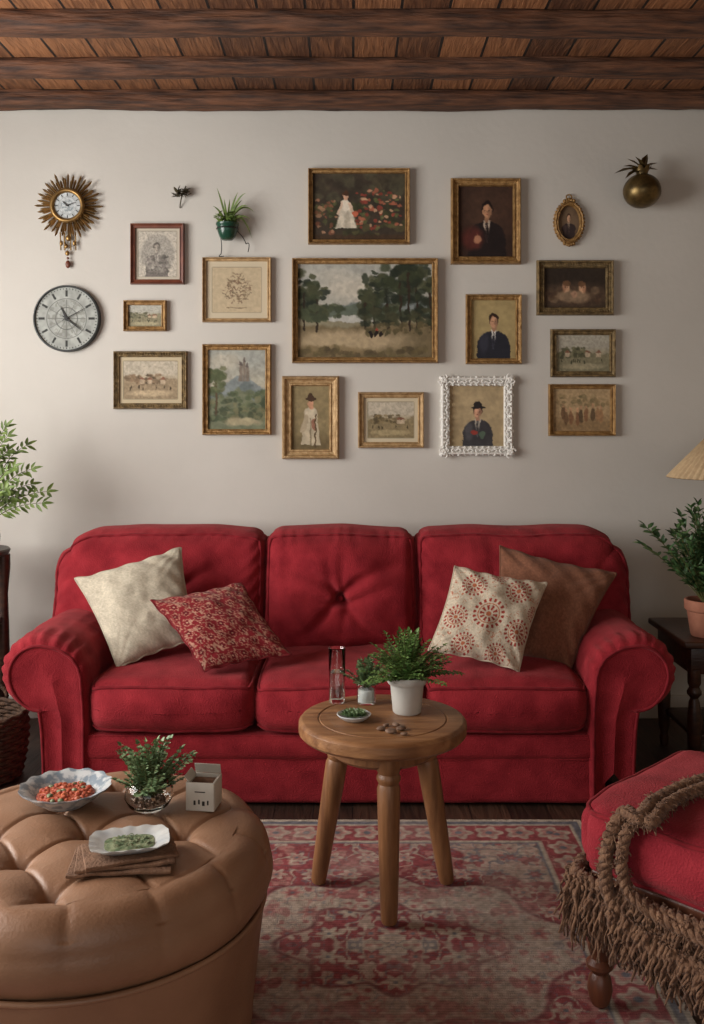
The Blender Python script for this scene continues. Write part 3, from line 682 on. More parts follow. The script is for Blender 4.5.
def throw():
    mb=MB();rr=random.Random(21);R=rotz(math.radians(45))
    def braid(path,r=.010,amp=.009,turns=62):
        path=np.array(path,float);s=np.r_[0,np.cumsum(np.linalg.norm(np.diff(path,axis=0),axis=1))]
        n=int(s[-1]/.005);tt=np.linspace(0,s[-1],n);p=np.stack([np.interp(tt,s,path[:,k]) for k in range(3)],1)
        for _ in range(12): p[1:-1]=(p[:-2]+p[1:-1]*2+p[2:])/4
        T=np.gradient(p,axis=0);T/=np.linalg.norm(T,axis=1,keepdims=True)
        A=np.cross(T,[.3,-.5,.8]);A/=np.linalg.norm(A,axis=1,keepdims=True);B=np.cross(T,A)
        for j in range(3):
            ph=tt*turns*2+j*2*pi/3
            c=p+A*(np.cos(ph)*amp)[:,None]+B*(np.sin(ph)*amp)[:,None]
            tube(mb,c,r*(1+.12*np.sin(tt*300+j)),7,0)
            for q in np.repeat(c,2,axis=0):
                d=np.array([rr.uniform(-1,1),rr.uniform(-1,1),rr.uniform(-1,1)]);d/=np.linalg.norm(d)
                tube(mb,[q,q+d*(r+.004),q+d*(r+.010)+np.array([0,0,-.004])],.0012,3,0,cap=False)
    def side(s,z,off): 
        v=R@np.array([-.275-off,-s*.275,0]);return np.array([FC[0]+v[0],FC[1]+v[1],z])
    def side2(s,z,off):
        v=R@np.array([s*.275,.275+off,0]);return np.array([FC[0]+v[0],FC[1]+v[1],z])
    top=.492
    braid([at(735,772,top),at(704,780,top),at(676,790,top),at(652,803,top),at(638,820,top-.003),side(-.52,.478,-.005),side(-.57,.44,.028),side(-.60,.40,.032),side(-.62,.36,.032),side(-.60,.31,.032),side(-.45,.265,.04),side(-.2,.24,.045),side(.2,.24,.045),side(.6,.26,.04),side(.95,.30,.035)],r=.008,amp=.008)
    braid([at(730,780,top),at(702,788,top),at(680,797,top),at(662,808,top),at(652,824,top-.004),side(-.40,.475,-.0),side(-.46,.44,.030),side(-.48,.38,.034),side(-.44,.33,.034),side(-.2,.30,.032),side(.1,.29,.032),side(.5,.29,.032),side(.95,.31,.032)],r=.007,amp=.007)
    braid([side2(-.2,.30,.014),side2(-.7,.305,.010),side(-.97,.305,-.008),side(-.85,.305,.012),side(-.3,.30,.018),side(.3,.30,.018),side(.95,.30,.018)],r=.009)
    for k in range(1000):
        s=rr.uniform(-1.15,.98)
        if s<-.95: b=side2(-.95+(-.95-s)*2.2,.30,.008+rr.uniform(-.01,.012)) 
        else: b=side(s,.305,.008+rr.uniform(-.012,.026))
        L=rr.uniform(.06,.135);n=9;t=np.linspace(0,1,n)
        ph=rr.uniform(0,6);w=rr.uniform(.003,.009);sp=np.array([rr.uniform(-.025,.025),rr.uniform(-.025,.025),0])
        p=b+np.outer(t,sp)+np.stack([np.sin(t*11+ph)*w,np.cos(t*9+ph)*w,-t*L+rr.uniform(-.02,.01)],1)
        tube(mb,p,np.linspace(.0042,.0022,n)*rr.uniform(.6,1.1),5,0)
    for k in range(460):
        s=rr.uniform(-.55,.98);b=side(s,.245+.06*abs(s-.2),.035+rr.uniform(-.01,.02));L=rr.uniform(.05,.115);n=7;t=np.linspace(0,1,n);ph=rr.uniform(0,6)
        p=b+np.stack([np.sin(t*8+ph)*.007,np.cos(t*8+ph)*.007-t*.01,-t*L],1);tube(mb,p,np.linspace(.0042,.0022,n),5,0)
    mb.finish('fringed_knit_throw',[M_rope],merge=False,ang=180)
throw()
# ------------------------------------------------------------ RIGHT SIDE TABLE + PLANT + LAMP
def sidetable():
    x0,x1,y0,y1=1.20,1.70,3.46,3.90;parts=[];mb=MB();cx,cy=(x0+x1)/2,(y0+y1)/2
    rbox(mb,(cx,cy,.487),((x1-x0)/2,(y1-y0)/2,.013),.008,n=3,k=3);parts.append(mb.finish('top',[M_dkwood]))
    mb=MB();rbox(mb,(cx,cy,.425),((x1-x0)/2-.03,(y1-y0)/2-.03,.05),.004,n=2,k=2)
    rbox(mb,(cx,y0+.028,.425),(.16,.006,.035),.003,n=2,k=2);parts.append(mb.finish('drawer_case',[M_dkwood]))
    mb=MB();ball(mb,(cx,y0+.014,.425),.011);parts.append(mb.finish('drawer_knob',[M_brass]))
    i=0
    for x in (x0+.05,x1-.05):
        for y in (y0+.05,y1-.05):
            i+=1;mb=MB();lathe(mb,[(0,0),(.014,0),(.018,.03),(.014,.05),(.022,.08),(.026,.2),(.020,.27),(.014,.285),(.026,.30),(.026,.31),(.018,.325),(.024,.34),(.024,.39),(0,.39)],(x,y,0),18);parts.append(mb.finish('leg_%d'%i,[M_dkwood],ang=40))
    mb=MB();rbox(mb,(cx,cy,.14),((x1-x0)/2-.05,(y1-y0)/2-.05,.01),.004,n=2,k=2);parts.append(mb.finish('lower_shelf',[M_dkwood]))
    group('wooden_side_table',(cx,cy,0),parts)
sidetable()
def terr():
    p=np.array([1.315,3.565,.501]);parts=[];mb=MB()
    lathe(mb,[(0,0),(.054,0),(.057,.004),(.070,.092),(.076,.095),(.079,.10),(.080,.130),(.077,.134),(.070,.134),(.067,.112),(0,.112)],p,40);parts.append(mb.finish('pot',[M_terra],ang=40))
    mb=MB();lathe(mb,[(.068,.115),(0,.119)],p,20);parts.append(mb.finish('soil_top',[M_soil]))
    mb=MB();rr=random.Random(15)
    for i in range(62):
        a=rr.uniform(0,2*pi);e=math.radians(rr.uniform(38,88));l=rr.uniform(.18,.43)
        d=np.array([math.cos(a)*math.cos(e)*.66,math.sin(a)*math.cos(e)*.50,math.sin(e)])
        b=p+np.array([0,0,.11]);p1=b+d*l*.6;p2=p1+(d+np.array([d[0]*.4,d[1]*.4,-.25]))*l*.42
        pts=bez(b,p1,p2,12);tube(mb,pts,np.linspace(.003,.0012,12),5,1,cap=False)
        for k in range(3,12):
            t=pts[k]-pts[k-1];t/=np.linalg.norm(t)
            for j in range(3):
                dd=t*.6+np.array([rr.uniform(-1,1),rr.uniform(-1,1),rr.uniform(-.3,.7)])
                leaf(mb,pts[k],dd,[rr.uniform(-.4,.4),rr.uniform(-.6,0),1],rr.uniform(.026,.044),.016,0)
    parts.append(mb.finish('foliage',[M_dgreen,M_stem],merge=False,ang=180));group('potted_shrub',tuple(p),parts)
terr()
def lamp():
    p=np.array([1.49,3.80,.501]);parts=[];mb=MB()
    lathe(mb,[(0,0),(.065,0),(.068,.008),(.05,.016),(.018,.024),(.012,.05),(.022,.08),(.034,.12),(.030,.17),(.014,.21),(.010,.30),(.014,.31),(.008,.32),(.008,.66),(0,.66)],p,28);parts.append(mb.finish('lamp_base',[M_dbrass],ang=50))
    mb=MB()
    def mod(r,z,T): return r*(1+.020*np.cos(T*48)),z
    z0,z1=1.071-.501,1.225-.501
    lathe(mb,[(.230,z0),(.232,z0+.004),(.092,z1),(.089,z1),(.228,z0+.004),(.230,z0)],p,384,mod=mod);parts.append(mb.finish('pleated_shade',[M_shade],ang=180))
    mb=MB()
    for a in (0,2*pi/3,4*pi/3): tube(mb,[p+np.array([0,0,.655]),p+np.array([math.cos(a)*.096,math.sin(a)*.096,z1-.012])],.0015,5)
    parts.append(mb.finish('shade_spider',[M_dbrass]))
    mb=MB();ball(mb,p+np.array([0,0,.66+.03]),.028);parts.append(mb.finish('bulb',[M_cer]))
    group('table_lamp',tuple(p),parts)
lamp()
# ------------------------------------------------------------ LEFT PLANT STAND + VASE + BASKET
def stand():
    c=(-1.535,3.86);parts=[];mb=MB()
    lathe(mb,[(0,.755),(.135,.755),(.15,.762),(.155,.775),(.15,.782),(0,.782)],(c[0],c[1],0),40)
    lathe(mb,[(0,.20),(.11,.20),(.11,.222),(0,.222)],(c[0],c[1],0),40)
    lathe(mb,[(0,.48),(.125,.48),(.125,.505),(0,.505)],(c[0],c[1],0),40)
    for i in range(4):
        a=pi/4+i*pi/2;lathe(mb,[(0,0),(.014,0),(.022,.04),(.018,.2),(.026,.24),(.022,.45),(.017,.6),(.026,.70),(.026,.756),(0,.756)],(c[0]+.128*math.cos(a-.5),c[1]+.128*math.sin(a-.5),0),14)
    mb.finish('plant_stand',[M_dkwood],ang=40)
    p=np.array([c[0]+.06,c[1]-.02,.783]);mb=MB()
    lathe(mb,[(0,0),(.05,0),(.062,.01),(.068,.05),(.058,.10),(.045,.12),(.048,.135),(.0465,.135),(.0435,.12),(.0562,.10),(.0662,.05),(.060,.012),(0,.006)],p,36);parts=[mb.finish('glass_vase',[M_glass],ang=60)]
    mb=MB();rr=random.Random(9);lathe(mb,[(0,.01),(.053,.014),(.06,.05),(.054,.07),(0,.072)],p,24,m=2)
    for (tx,tz) in ((.12,.50),(.17,.42),(.27,.22),(.10,.40),(.15,.33),(-.02,.52),(-.14,.47),(-.22,.3),(.25,.17),(.12,.24),(.05,.36),(.22,.32),(-.05,.3),(.06,.58),(.13,.20),(.10,.46),(.19,.25),(.02,.44)):
        ty=rr.uniform(-.14,.08);b=p+np.array([0,0,.06]);tip=b+np.array([tx*.88,ty,(tz-.04)*.93]);mid=b+np.array([tx*.22,ty*.3,tz*.70])
        pts=bez(b,mid,tip,15);tube(mb,pts,np.linspace(.0028,.001,15),5,1,cap=False)
        for k in range(6,15):
            t=pts[k]-pts[k-1];t/=np.linalg.norm(t)
            for sg in (-1,1):
                sd_=np.cross(t,[0,-1,.3]);dd=t*.7+sd_*sg*.8+np.array([0,rr.uniform(-.6,.4),rr.uniform(-.3,.4)])
                leaf(mb,pts[k],dd,[rr.uniform(-.5,.5),-1,.6],rr.uniform(.026,.052),.014,0)
        leaf(mb,pts[-1],t,[0,-1,.5],.048,.014,0)
    parts.append(mb.finish('branches',[M_ygreen,M_stem,M_soil],merge=False,ang=180));group('vase_of_branches',tuple(p),parts)
    mb=MB();c=(-1.365,3.50)
    rows=16
    for k in range(rows):
        z=.012+k*.0148;r=.150+.022*math.sin(k/rows*2.4);q=np.arange(96)*2*pi/96
        rr_=r+.005*np.cos(q*16+(k%2)*pi)
        tube(mb,np.stack([c[0]+rr_*np.cos(q),c[1]+rr_*np.sin(q),z+0*q],1),.0085,6,0,closed=True)
    lathe(mb,[(0,.004),(.145,.004),(.145,.012),(0,.012)],(c[0],c[1],0),32)
    for sg in (-1,1):
        a=np.linspace(0,pi,14);tube(mb,np.stack([c[0]+np.cos(a)*.05,c[1]+sg*.163+0*a,.245+np.sin(a)*.045],1),.008,8,0)
    mb.finish('wicker_basket',[M_wick],ang=180)
stand()
# ------------------------------------------------------------ ART PAINTER
class Cv:
    def __init__(s,w,h,base,seed=0):
        s.w,s.h=w,h;U,V=np.meshgrid((np.arange(w)+.5)/w,(np.arange(h)+.5)/h);s.as_=w/h
        A=s.as_
        s.U=U+((fbm(U*14*A,V*14,0,seed+50,3)-.5)*.040+(fbm(U*45*A,V*45,0,seed+60,2)-.5)*.020)/A
        s.V=V+(fbm(U*14*A,V*14,0,seed+55,3)-.5)*.040+(fbm(U*45*A,V*45,0,seed+65,2)-.5)*.020
        s.C=np.ones((h,w,3))*pc(*base);s.r=random.Random(seed);s.sd=seed
    def mix(s,m,col,a=1.):
        m=np.clip(m,0,1)[...,None]*a;s.C=s.C*(1-m)+(np.asarray(col) if not isinstance(col,tuple) else pc(*col))*m
    def ell(s,cx,cy,rx,ry,col,a=1.,soft=.15):
        d=np.hypot((s.U-cx)/rx,(s.V-cy)/ry);s.mix((1-d)/soft+.5,col,a)
    def seg(s,x0,y0,x1,y1,w,col,a=1.):
        A=s.as_;px=(s.U-x0)*A;py=s.V-y0;dx=(x1-x0)*A;dy=y1-y0;t=np.clip((px*dx+py*dy)/(dx*dx+dy*dy+1e-9),0,1)
        d=np.hypot(px-t*dx,py-t*dy);s.mix((w-d)/(.008)+.5,col,a)
    def cone(s,cx,y0,y1,w0,w1,col,a=1.):
        t=np.clip((s.V-y0)/(y1-y0),0,1);w=w0+(w1-w0)*t;s.mix(((w-np.abs(s.U-cx))/.02+.5)*((s.V>y0)&(s.V<y1)),col,a)
    def band(s,y0,y1,col,a=1.,soft=.05): s.mix(np.minimum((s.V-y0)/soft+.5,(y1-s.V)/soft+.5),col,a)
    def nz(s,k=12,a=.3):
        n=fbm(s.U*k*s.as_,s.V*k,0,s.sd+3,4);s.C=s.C*(1-a/2+a*n)[...,None]
    def blobs(s,n,x,y,r,cols,a=.8):
        for _ in range(n):
            q=s.r.uniform(*r);c=s.r.choice(cols);s.ell(s.r.uniform(*x),s.r.uniform(*y),q/s.as_*s.r.uniform(.8,1.5),q*s.r.uniform(.6,1.2),c,a,.4)
    def ragged(s,f,col,a=1.,k=9,am=.08,soft=.03):
        n=(fbm(s.U*k*s.as_,s.V*k,0,s.sd+8,3)-.5)*am*2;s.mix((s.V-f(s.U)+n)/soft,col,a)
    def bust(s,cx,cy,S,skin,coat,hair,shirt=None,hat=None):
        A=s.as_;k=S/A
        s.ell(cx,cy+.66*S,.44*k,.40*S,coat,1,.06);s.mix(((s.V>cy+.66*S)&(np.abs(s.U-cx)<.44*k)).astype(float),coat)
        lc=tuple(min(255,int(v*1.5+8)) for v in coat)
        s.ell(cx-.26*k,cy+.60*S,.12*k,.26*S,lc,.5,.6);s.seg(cx-.06*k,cy+.32*S,cx,cy+.75*S,.008,lc,.6);s.seg(cx+.06*k,cy+.32*S,cx,cy+.75*S,.008,lc,.5)
        if shirt: s.cone(cx,cy+.24*S,cy+.58*S,.085*k,.01*k,shirt);s.cone(cx,cy+.30*S,cy+.60*S,.018*k,.028*k,coat)
        s.ell(cx,cy+.17*S,.06*k,.13*S,tuple(int(v*.8) for v in skin));s.ell(cx,cy-.03*S,.135*k,.18*S,hair);s.ell(cx,cy+.03*S,.105*k,.155*S,skin,1,.2)
        sh=tuple(int(v*.62) for v in skin);s.ell(cx+.065*k,cy+.05*S,.05*k,.12*S,sh,.65,.7);s.ell(cx-.03*k,cy-.02*S,.04*k,.05*S,tuple(min(255,int(v*1.12)) for v in skin),.6,.8)
        for e in (-1,1): s.ell(cx+e*.042*k,cy+.005*S,.020*k,.010*S,(50,34,26),.75,.5)
        s.seg(cx,cy+.01*S,cx+.008*k,cy+.06*S,.004,sh,.8);s.ell(cx,cy+.105*S,.030*k,.009*S,(124,62,50),.7,.5)
        if hat: s.ell(cx,cy-.10*S,.22*k,.04*S,hat,1,.1);s.ell(cx,cy-.17*S,.13*k,.11*S,hat,1,.1)
def a_land(c):
    c.C[:]=pc(170,166,154);c.band(0,.3,(154,156,152),.6,.3)
    c.ell(.42,.26,.25,.12,(200,190,172),.7,.9);c.ell(.25,.12,.2,.06,(190,182,166),.5,.9)
    c.ragged(lambda u:.40+.05*np.sin(u*7),(122,128,126),.95,6,.05);c.ragged(lambda u:.46+.03*np.sin(u*9+1),(92,100,86),.95,8,.04)
    c.ragged(lambda u:.55+0*u,(136,128,104),1,8,.02);c.ell(.42,.585,.24,.035,(184,182,174),.95,.3)
    c.ragged(lambda u:.63+.02*np.sin(u*5),(112,98,72),1,8,.03);c.ell(.38,.82,.42,.11,(176,156,124),.9,.6);c.ell(.2,.93,.3,.06,(120,102,72),.7,.5)
    T=[(42,48,34),(54,60,40),(68,70,48),(34,40,30)]
    for x,y,w,h in ((.56,.33,.07,.20),(.66,.28,.09,.24),(.76,.20,.12,.24),(.88,.22,.12,.28),(.98,.32,.09,.28),(.50,.42,.04,.12),(.82,.10,.10,.12)):
        c.blobs(28,(x-w,x+w),(y-h*.8,y+h*.9),(.02,.06),T,.8);c.seg(x,y,x+.01,.70,.011,(50,38,28))
    c.blobs(60,(.48,1),(.48,.64),(.02,.05),[(52,56,38),(64,64,44),(40,44,32)],.8)
    for x,y,w,h in ((.05,.33,.07,.24),(.14,.38,.06,.18)):
        c.blobs(34,(x-w,x+w),(y-h,y+h),(.02,.055),T,.85);c.seg(x,y,x,.72,.010,(46,36,26))
    c.blobs(40,(.0,.34),(.44,.60),(.02,.045),[(74,80,58),(60,66,48)],.8)
    c.blobs(50,(.5,1),(.63,.74),(.012,.03),[(74,68,46),(90,80,54)],.8)
    c.blobs(60,(0,1),(.90,1),(.02,.04),[(80,68,48),(98,86,58)],.6)
    for x in (.55,.585,.62): c.ell(x,.745,.014,.035,(34,26,22));
    c.ell(.585,.70,.008,.015,(150,70,54));c.nz(26,.25)
def a_girl(c):
    c.C[:]=pc(62,52,42);c.blobs(60,(0,1),(0,.6),(.05,.12),[(74,66,50),(54,48,38),(88,84,64)],.5)
    c.blobs(60,(0,1),(.45,.95),(.03,.07),[(66,68,42),(54,54,36),(90,84,54)],.7)
    c.blobs(80,(.48,.95),(.25,.85),(.015,.035),[(168,96,72),(132,60,48),(194,152,120),(92,96,60)],.85)
    c.blobs(30,(.04,.26),(.4,.9),(.015,.035),[(130,80,60),(84,84,54),(166,124,96)],.8)
    c.band(.92,1.1,(70,50,34),.8);c.cone(.36,.46,.82,.045,.12,(204,192,172));c.cone(.38,.5,.82,.004,.03,(160,148,130),.5);c.ell(.36,.48,.045,.09,(212,200,182));c.ell(.36,.345,.030,.062,(204,160,132));c.ell(.36,.30,.036,.042,(74,48,32))
    c.seg(.32,.45,.28,.60,.020,(206,178,154));c.seg(.40,.45,.44,.58,.020,(206,178,154));c.ell(.46,.60,.03,.05,(180,96,70));c.nz(18,.4)
def a_dark(c):
    c.C[:]=pc(54,36,28);c.ell(.55,.35,.5,.4,(80,56,42),.7,1);c.bust(.52,.34,.60,(188,138,104),(34,24,22),(32,20,16),(190,170,150))
    c.ell(.26,.74,.20,.16,(92,42,34),.8,.5);c.ell(.36,.74,.07,.06,(176,126,96),.9,.4);c.nz(14,.35)
def a_suit(c):
    c.C[:]=pc(152,132,90);c.ell(.5,.4,.6,.5,(176,156,110),.6,1);c.bust(.5,.36,.62,(196,148,116),(38,38,46),(48,32,24),(214,208,198));c.nz(14,.2)
def a_robe(c):
    c.C[:]=pc(140,124,90);c.band(.78,1.1,(98,84,58),.8,.2);c.cone(.5,.40,.92,.13,.26,(186,172,146));c.ell(.5,.45,.17,.12,(198,184,158));c.ell(.5,.29,.075,.085,(190,142,112))
    c.ell(.5,.22,.14,.03,(70,50,36));c.ell(.5,.19,.08,.06,(70,50,36));c.seg(.4,.5,.3,.70,.04,(172,156,130));c.ell(.58,.60,.06,.09,(130,74,56),.7);c.cone(.5,.5,.92,.01,.02,(130,116,92));c.seg(.62,.45,.62,.95,.012,(90,70,48));c.nz(16,.3)
def a_child(c):
    c.C[:]=pc(164,144,110);c.ell(.5,.45,.45,.4,(182,160,124),.6,1);c.bust(.52,.42,.54,(206,156,126),(60,58,60),(60,42,32),(182,172,156),(42,36,36));c.ell(.46,.76,.07,.04,(140,58,50));c.ell(.60,.80,.05,.06,(90,110,90),.8);c.nz(14,.25)
def a_two(c):
    c.C[:]=pc(48,38,30);c.ell(.5,.7,.6,.3,(92,72,56),.8,.6);c.blobs(30,(.1,.9),(.5,.9),(.05,.12),[(120,98,76),(84,62,46),(70,52,40)],.6)
    for x,y,t in ((.36,.48,-1),(.62,.50,1)):
        c.ell(x-.04*t,y+.22,.15,.15,(140,116,92),.9,.5);c.ell(x,y,.055,.13,(192,150,118),1,.3);c.ell(x-.01*t,y-.09,.062,.07,(96,68,46),.9);c.ell(x+.03*t,y+.03,.03,.09,(140,98,74),.6,.6)
        c.ell(x-.015,y,.010,.015,(50,32,24),.8,.5);c.ell(x+.02,y,.010,.015,(50,32,24),.8,.5)
    c.ell(.49,.66,.05,.08,(170,130,104),.8,.4);c.nz(14,.4)
def a_village(bg,dk,sky):
    def f(c):
        c.C[:]=pc(*bg);c.band(-.1,.45,sky,.9,.25);c.ragged(lambda u:.45+.06*np.sin(u*8+c.sd),tuple(int((a+b)/2) for a,b in zip(bg,dk)),.8,8,.08)
        for j in range(5):
            x=c.r.uniform(.1,.9);c.blobs(14,(x-.08,x+.08),(.36,.60),(.02,.06),[dk,tuple(int(v*1.25) for v in dk),tuple(int(v*.8) for v in dk)],.75)
        for i in range(3):
            x=c.r.uniform(.2,.8);c.cone(x,.48,.60,.045,.045,(186,166,140),.85);c.cone(x,.42,.49,.01,.06,(126,84,66),.85)
        c.ell(.5,.85,.4,.08,tuple(min(255,int(v*1.12)) for v in bg),.7,.5)
        for i in range(9): 
            x=c.r.uniform(.1,.9);c.ell(x,.70+c.r.uniform(-.03,.05),.012,.05,tuple(int(v*.7) for v in dk),.85)
        c.nz(22,.35)
    return f
def a_castle(c):
    c.C[:]=pc(170,164,146);c.band(-.1,.3,(150,154,150),.7,.3);c.ell(.3,.15,.3,.1,(190,180,160),.6,.8)
    c.ragged(lambda u:.52-.24*np.exp(-((u-.60)/.25)**2)-.08*np.exp(-((u-.2)/.12)**2),(124,132,132),.9,8,.09)
    c.ragged(lambda u:.55-.16*np.exp(-((u-.66)/.14)**2),(98,106,104),.8,10,.1)
    for x,y,w in ((.56,.20,.03),(.62,.15,.025),(.68,.22,.03)): c.cone(x,y,.40,w,w,(120,108,96),.9);c.cone(x,y-.06,y,.002,w*1.2,(92,80,76),.9)
    c.ragged(lambda u:.55+.05*np.sin(u*9),(112,116,92),.95,8,.08);c.blobs(110,(0,1),(.52,.88),(.02,.05),[(84,94,68),(102,108,80),(122,118,88),(66,74,56)],.7)
    c.seg(.15,.3,.15,.8,.014,(84,70,52));c.blobs(40,(.02,.28),(.22,.52),(.02,.05),[(82,90,62),(102,104,74)],.75);c.ell(.6,.9,.3,.05,(176,162,130),.8,.5);c.nz(24,.3)
def a_engr(c):
    c.C[:]=pc(186,178,164);c.ell(.5,.5,.44,.44,(156,150,140),.9,.1);c.bust(.48,.36,.58,(170,162,150),(112,106,100),(98,92,86),(188,182,172));c.blobs(60,(.2,.8),(.55,.9),(.02,.05),[(90,86,80),(130,124,116),(166,160,150)],.6);c.nz(40,.5)
def a_sketch(c):
    c.C[:]=pc(188,170,140)
    for i in range(150):
        a=c.r.uniform(0,6.28);r=.34*math.sqrt(c.r.random());x=.5+r*math.cos(a)*.8;y=.48+r*math.sin(a);c.seg(x,y,x+c.r.uniform(-.07,.07),y+c.r.uniform(-.06,.06),.009,c.r.choice([(104,90,72),(128,108,82),(110,84,66)]),.7)
    c.seg(.3,.90,.7,.90,.008,(120,104,80));c.nz(20,.15)
def a_group(c):
    c.C[:]=pc(170,144,108);c.band(.7,1.1,(134,108,76),.8,.2)
    for i in range(9):
        x=.16+.085*i+c.r.uniform(-.02,.02);y=c.r.uniform(.38,.50);k=c.r.choice([(100,74,52),(126,88,62),(84,66,48),(154,116,82)]);c.ell(x,y+.20,.038,.16,k,.85,.3);c.ell(x,y,.020,.05,(184,142,108))
    c.blobs(40,(.05,.95),(.15,.42),(.03,.06),[(138,118,84),(112,100,70),(150,130,96)],.6);c.nz(22,.35)
# ------------------------------------------------------------ FRAMES
def perim(x0,z0,x1,z1,n):
    c=[(x0,z1),(x1,z1),(x1,z0),(x0,z0)];o=[]
    for i in range(4):
        a,b=np.array(c[i]),np.array(c[(i+1)%4]);o+= [a+(b-a)*k/n for k in range(n)]
    return np.array(o)
def picture(name,x0,y0,x1,y1,fw,fm,paint,matw=0,matc=(200,190,170),dep=.026,orn=0,sd=0,extra=None):
    k=4.18/F;X0,X1=(x0-CX)*k,(x1-CX)*k;Z1,Z0=HC+(HY-y0)*k,HC+(HY-y1)*k;w=fw*k;n=64
    pf=[(0,0),(0,.55),(.06,.8),(.16,1),(.28,.96),(.36,.72),(.5,.6),(.72,.55),(.80,.68),(.90,.66),(.96,.5),(1,.32),(1,.15)]
    mb=MB();V=[]
    for (t,h) in pf:
        q=perim(X0+t*w,Z0+t*w,X1-t*w,Z1-t*w,n);s=np.arange(len(q))
        hh=h*dep+ (orn*.0016*(fbm(q[:,0]*160,q[:,1]*160,t*3,sd,2)-.5)*2*(0<t<1) if orn else 0)
        yy=WALL-.0005-np.maximum(hh,0)
        V.append(np.stack([q[:,0],yy+0*s,q[:,1]],1))
    mb.add(np.concatenate(V),gridf(4*n,len(pf),True))
    if extra: extra(mb,X0,Z0,X1,Z1,w,dep)
    fr=mb.finish('frame',[fm],ang=25)
    mb=MB();iw,ih=(X1-X0-2*w),(Z1-Z0-2*w);res=max(70,int((x1-x0-2*fw)*1.7));rh=max(50,int(res*ih/iw))
    mw=int(matw*1.7*res/max(1,int((x1-x0-2*fw)*1.7)))
    big=np.ones((rh,res,3))*pc(*matc)
    if mw>0:
        c=Cv(res-2*mw,rh-2*mw,(150,140,120),sd);paint(c);big[mw:rh-mw,mw:res-mw]=c.C
        e=1;big[mw-e:mw,mw:res-mw]*=.7;big[rh-mw:rh-mw+e,mw:res-mw]*=.8;big[mw:rh-mw,mw-e:mw]*=.7;big[mw:rh-mw,res-mw:res-mw+e]*=.8
    else:
        c=Cv(res,rh,(150,140,120),sd);paint(c);big=c.C
    gx=np.linspace(X0+w*.9,X1-w*.9,res);gz=np.linspace(Z1-w*.9,Z0+w*.9,rh);A,B=np.meshgrid(gx,gz)
    mb.add(np.stack([A,np.full_like(A,WALL-dep*.3),B],-1).reshape(-1,3),gridf(res,rh),0,big.reshape(-1,3))
    ar=mb.finish('artwork',[M_art],merge=False,cols=True,ang=180)
    group(name,((X0+X1)/2,WALL,(Z0+Z1)/2),[fr,ar])
def beads(r,stepn=26):
    def f(mb,X0,Z0,X1,Z1,w,dep):
        q=perim(X0+w*.5,Z0+w*.5,X1-w*.5,Z1-w*.5,stepn)
        for p in q: ball(mb,(p[0],WALL-dep*.7,p[1]),r,0,6,(1,.8,1))
    return f
def scrolls(mb,X0,Z0,X1,Z1,w,dep):
    for side in range(4):
        L=(X1-X0) if side%2==0 else (Z1-Z0);n=int(round(L/.026))
        c=[(X0,Z1),(X1,Z1),(X1,Z0),(X0,Z0)];a=np.array(c[side]);b=np.array(c[(side+1)%4]);t=(b-a)/np.linalg.norm(b-a);inn=np.array([t[1],-t[0]])
        for i in range(n+1):
            p=a+(b-a)*i/n+inn*w*.5
            an=np.linspace(0,4.6,14);r=np.linspace(.012,.003,14);sg=1 if i%2 else -1
            sp=p+np.outer(np.cos(an)*r*sg,t)+np.outer(np.sin(an)*r,inn)-inn*.002
            tube(mb,np.stack([sp[:,0],np.full(14,WALL-dep*.9)-np.linspace(0,.006,14),sp[:,1]],1),np.linspace(.0045,.003,14),6)
            ball(mb,(p[0]-inn[0]*w*.42,WALL-dep*.6,p[1]-inn[1]*w*.42),.006 if i%3 else .009,0,8)
            ball(mb,(p[0]+inn[0]*w*.4,WALL-dep*.8,p[1]+inn[1]*w*.4),.0045,0,6)
    for (x,z) in ((X0,Z1),(X1,Z1),(X1,Z0),(X0,Z0)):
        for j in range(5):
            a=j*2*pi/5;ball(mb,(x+.007*math.cos(a)+(.012 if x==X0 else -.012),WALL-dep,z+.007*math.sin(a)+(.012 if z==Z0 else -.012)),.008,0,8,(1,.8,1))
PN=0
def pic(*a,**k):
    global PN
    picture('framed_picture' if PN==0 else 'framed_picture.%03d'%PN,*a,sd=PN+1,**k);PN+=1
pic(292,258,438,363,6,M_gold,a_land,dep=.036,orn=1)
pic(308,168,410,244,5,M_gold,a_girl,dep=.03)
pic(130,223,184,284,5,M_mahog,a_engr,matw=4,matc=(190,180,162))
pic(123,300,166,331,5,M_gold,a_village((160,150,122),(100,98,78),(174,172,162)))
pic(113,351,187,409,6,M_bronze,a_village((176,158,128),(112,94,74),(184,174,156)),matw=5,matc=(192,176,146),extra=beads(.004))
pic(202,257,271,322,4,M_goldl,a_sketch,matw=7,matc=(198,184,158))
pic(202,344,271,435,6,M_gold,a_castle,orn=1)
pic(282,376,339,459,10,M_goldl,a_robe,dep=.034,orn=1)
pic(358,392,424,448,6,M_goldl,a_village((158,142,108),(104,90,64),(188,178,160)),matw=5,matc=(200,186,158))
pic(441,377,513,455,9,M_white,a_child,dep=.028,extra=scrolls)
pic(451,178,521,264,8,M_gold,a_dark,dep=.034,orn=1)
pic(466,294,522,364,6,M_gold,a_suit,orn=1)
pic(537,260,614,315,8,M_bronze,a_two,dep=.03,extra=beads(.0036))
pic(551,329,616,377,6,M_bronze,a_village((148,138,112),(88,86,64),(166,160,146)),orn=1)
pic(549,384,616,436,5,M_gold,a_group)
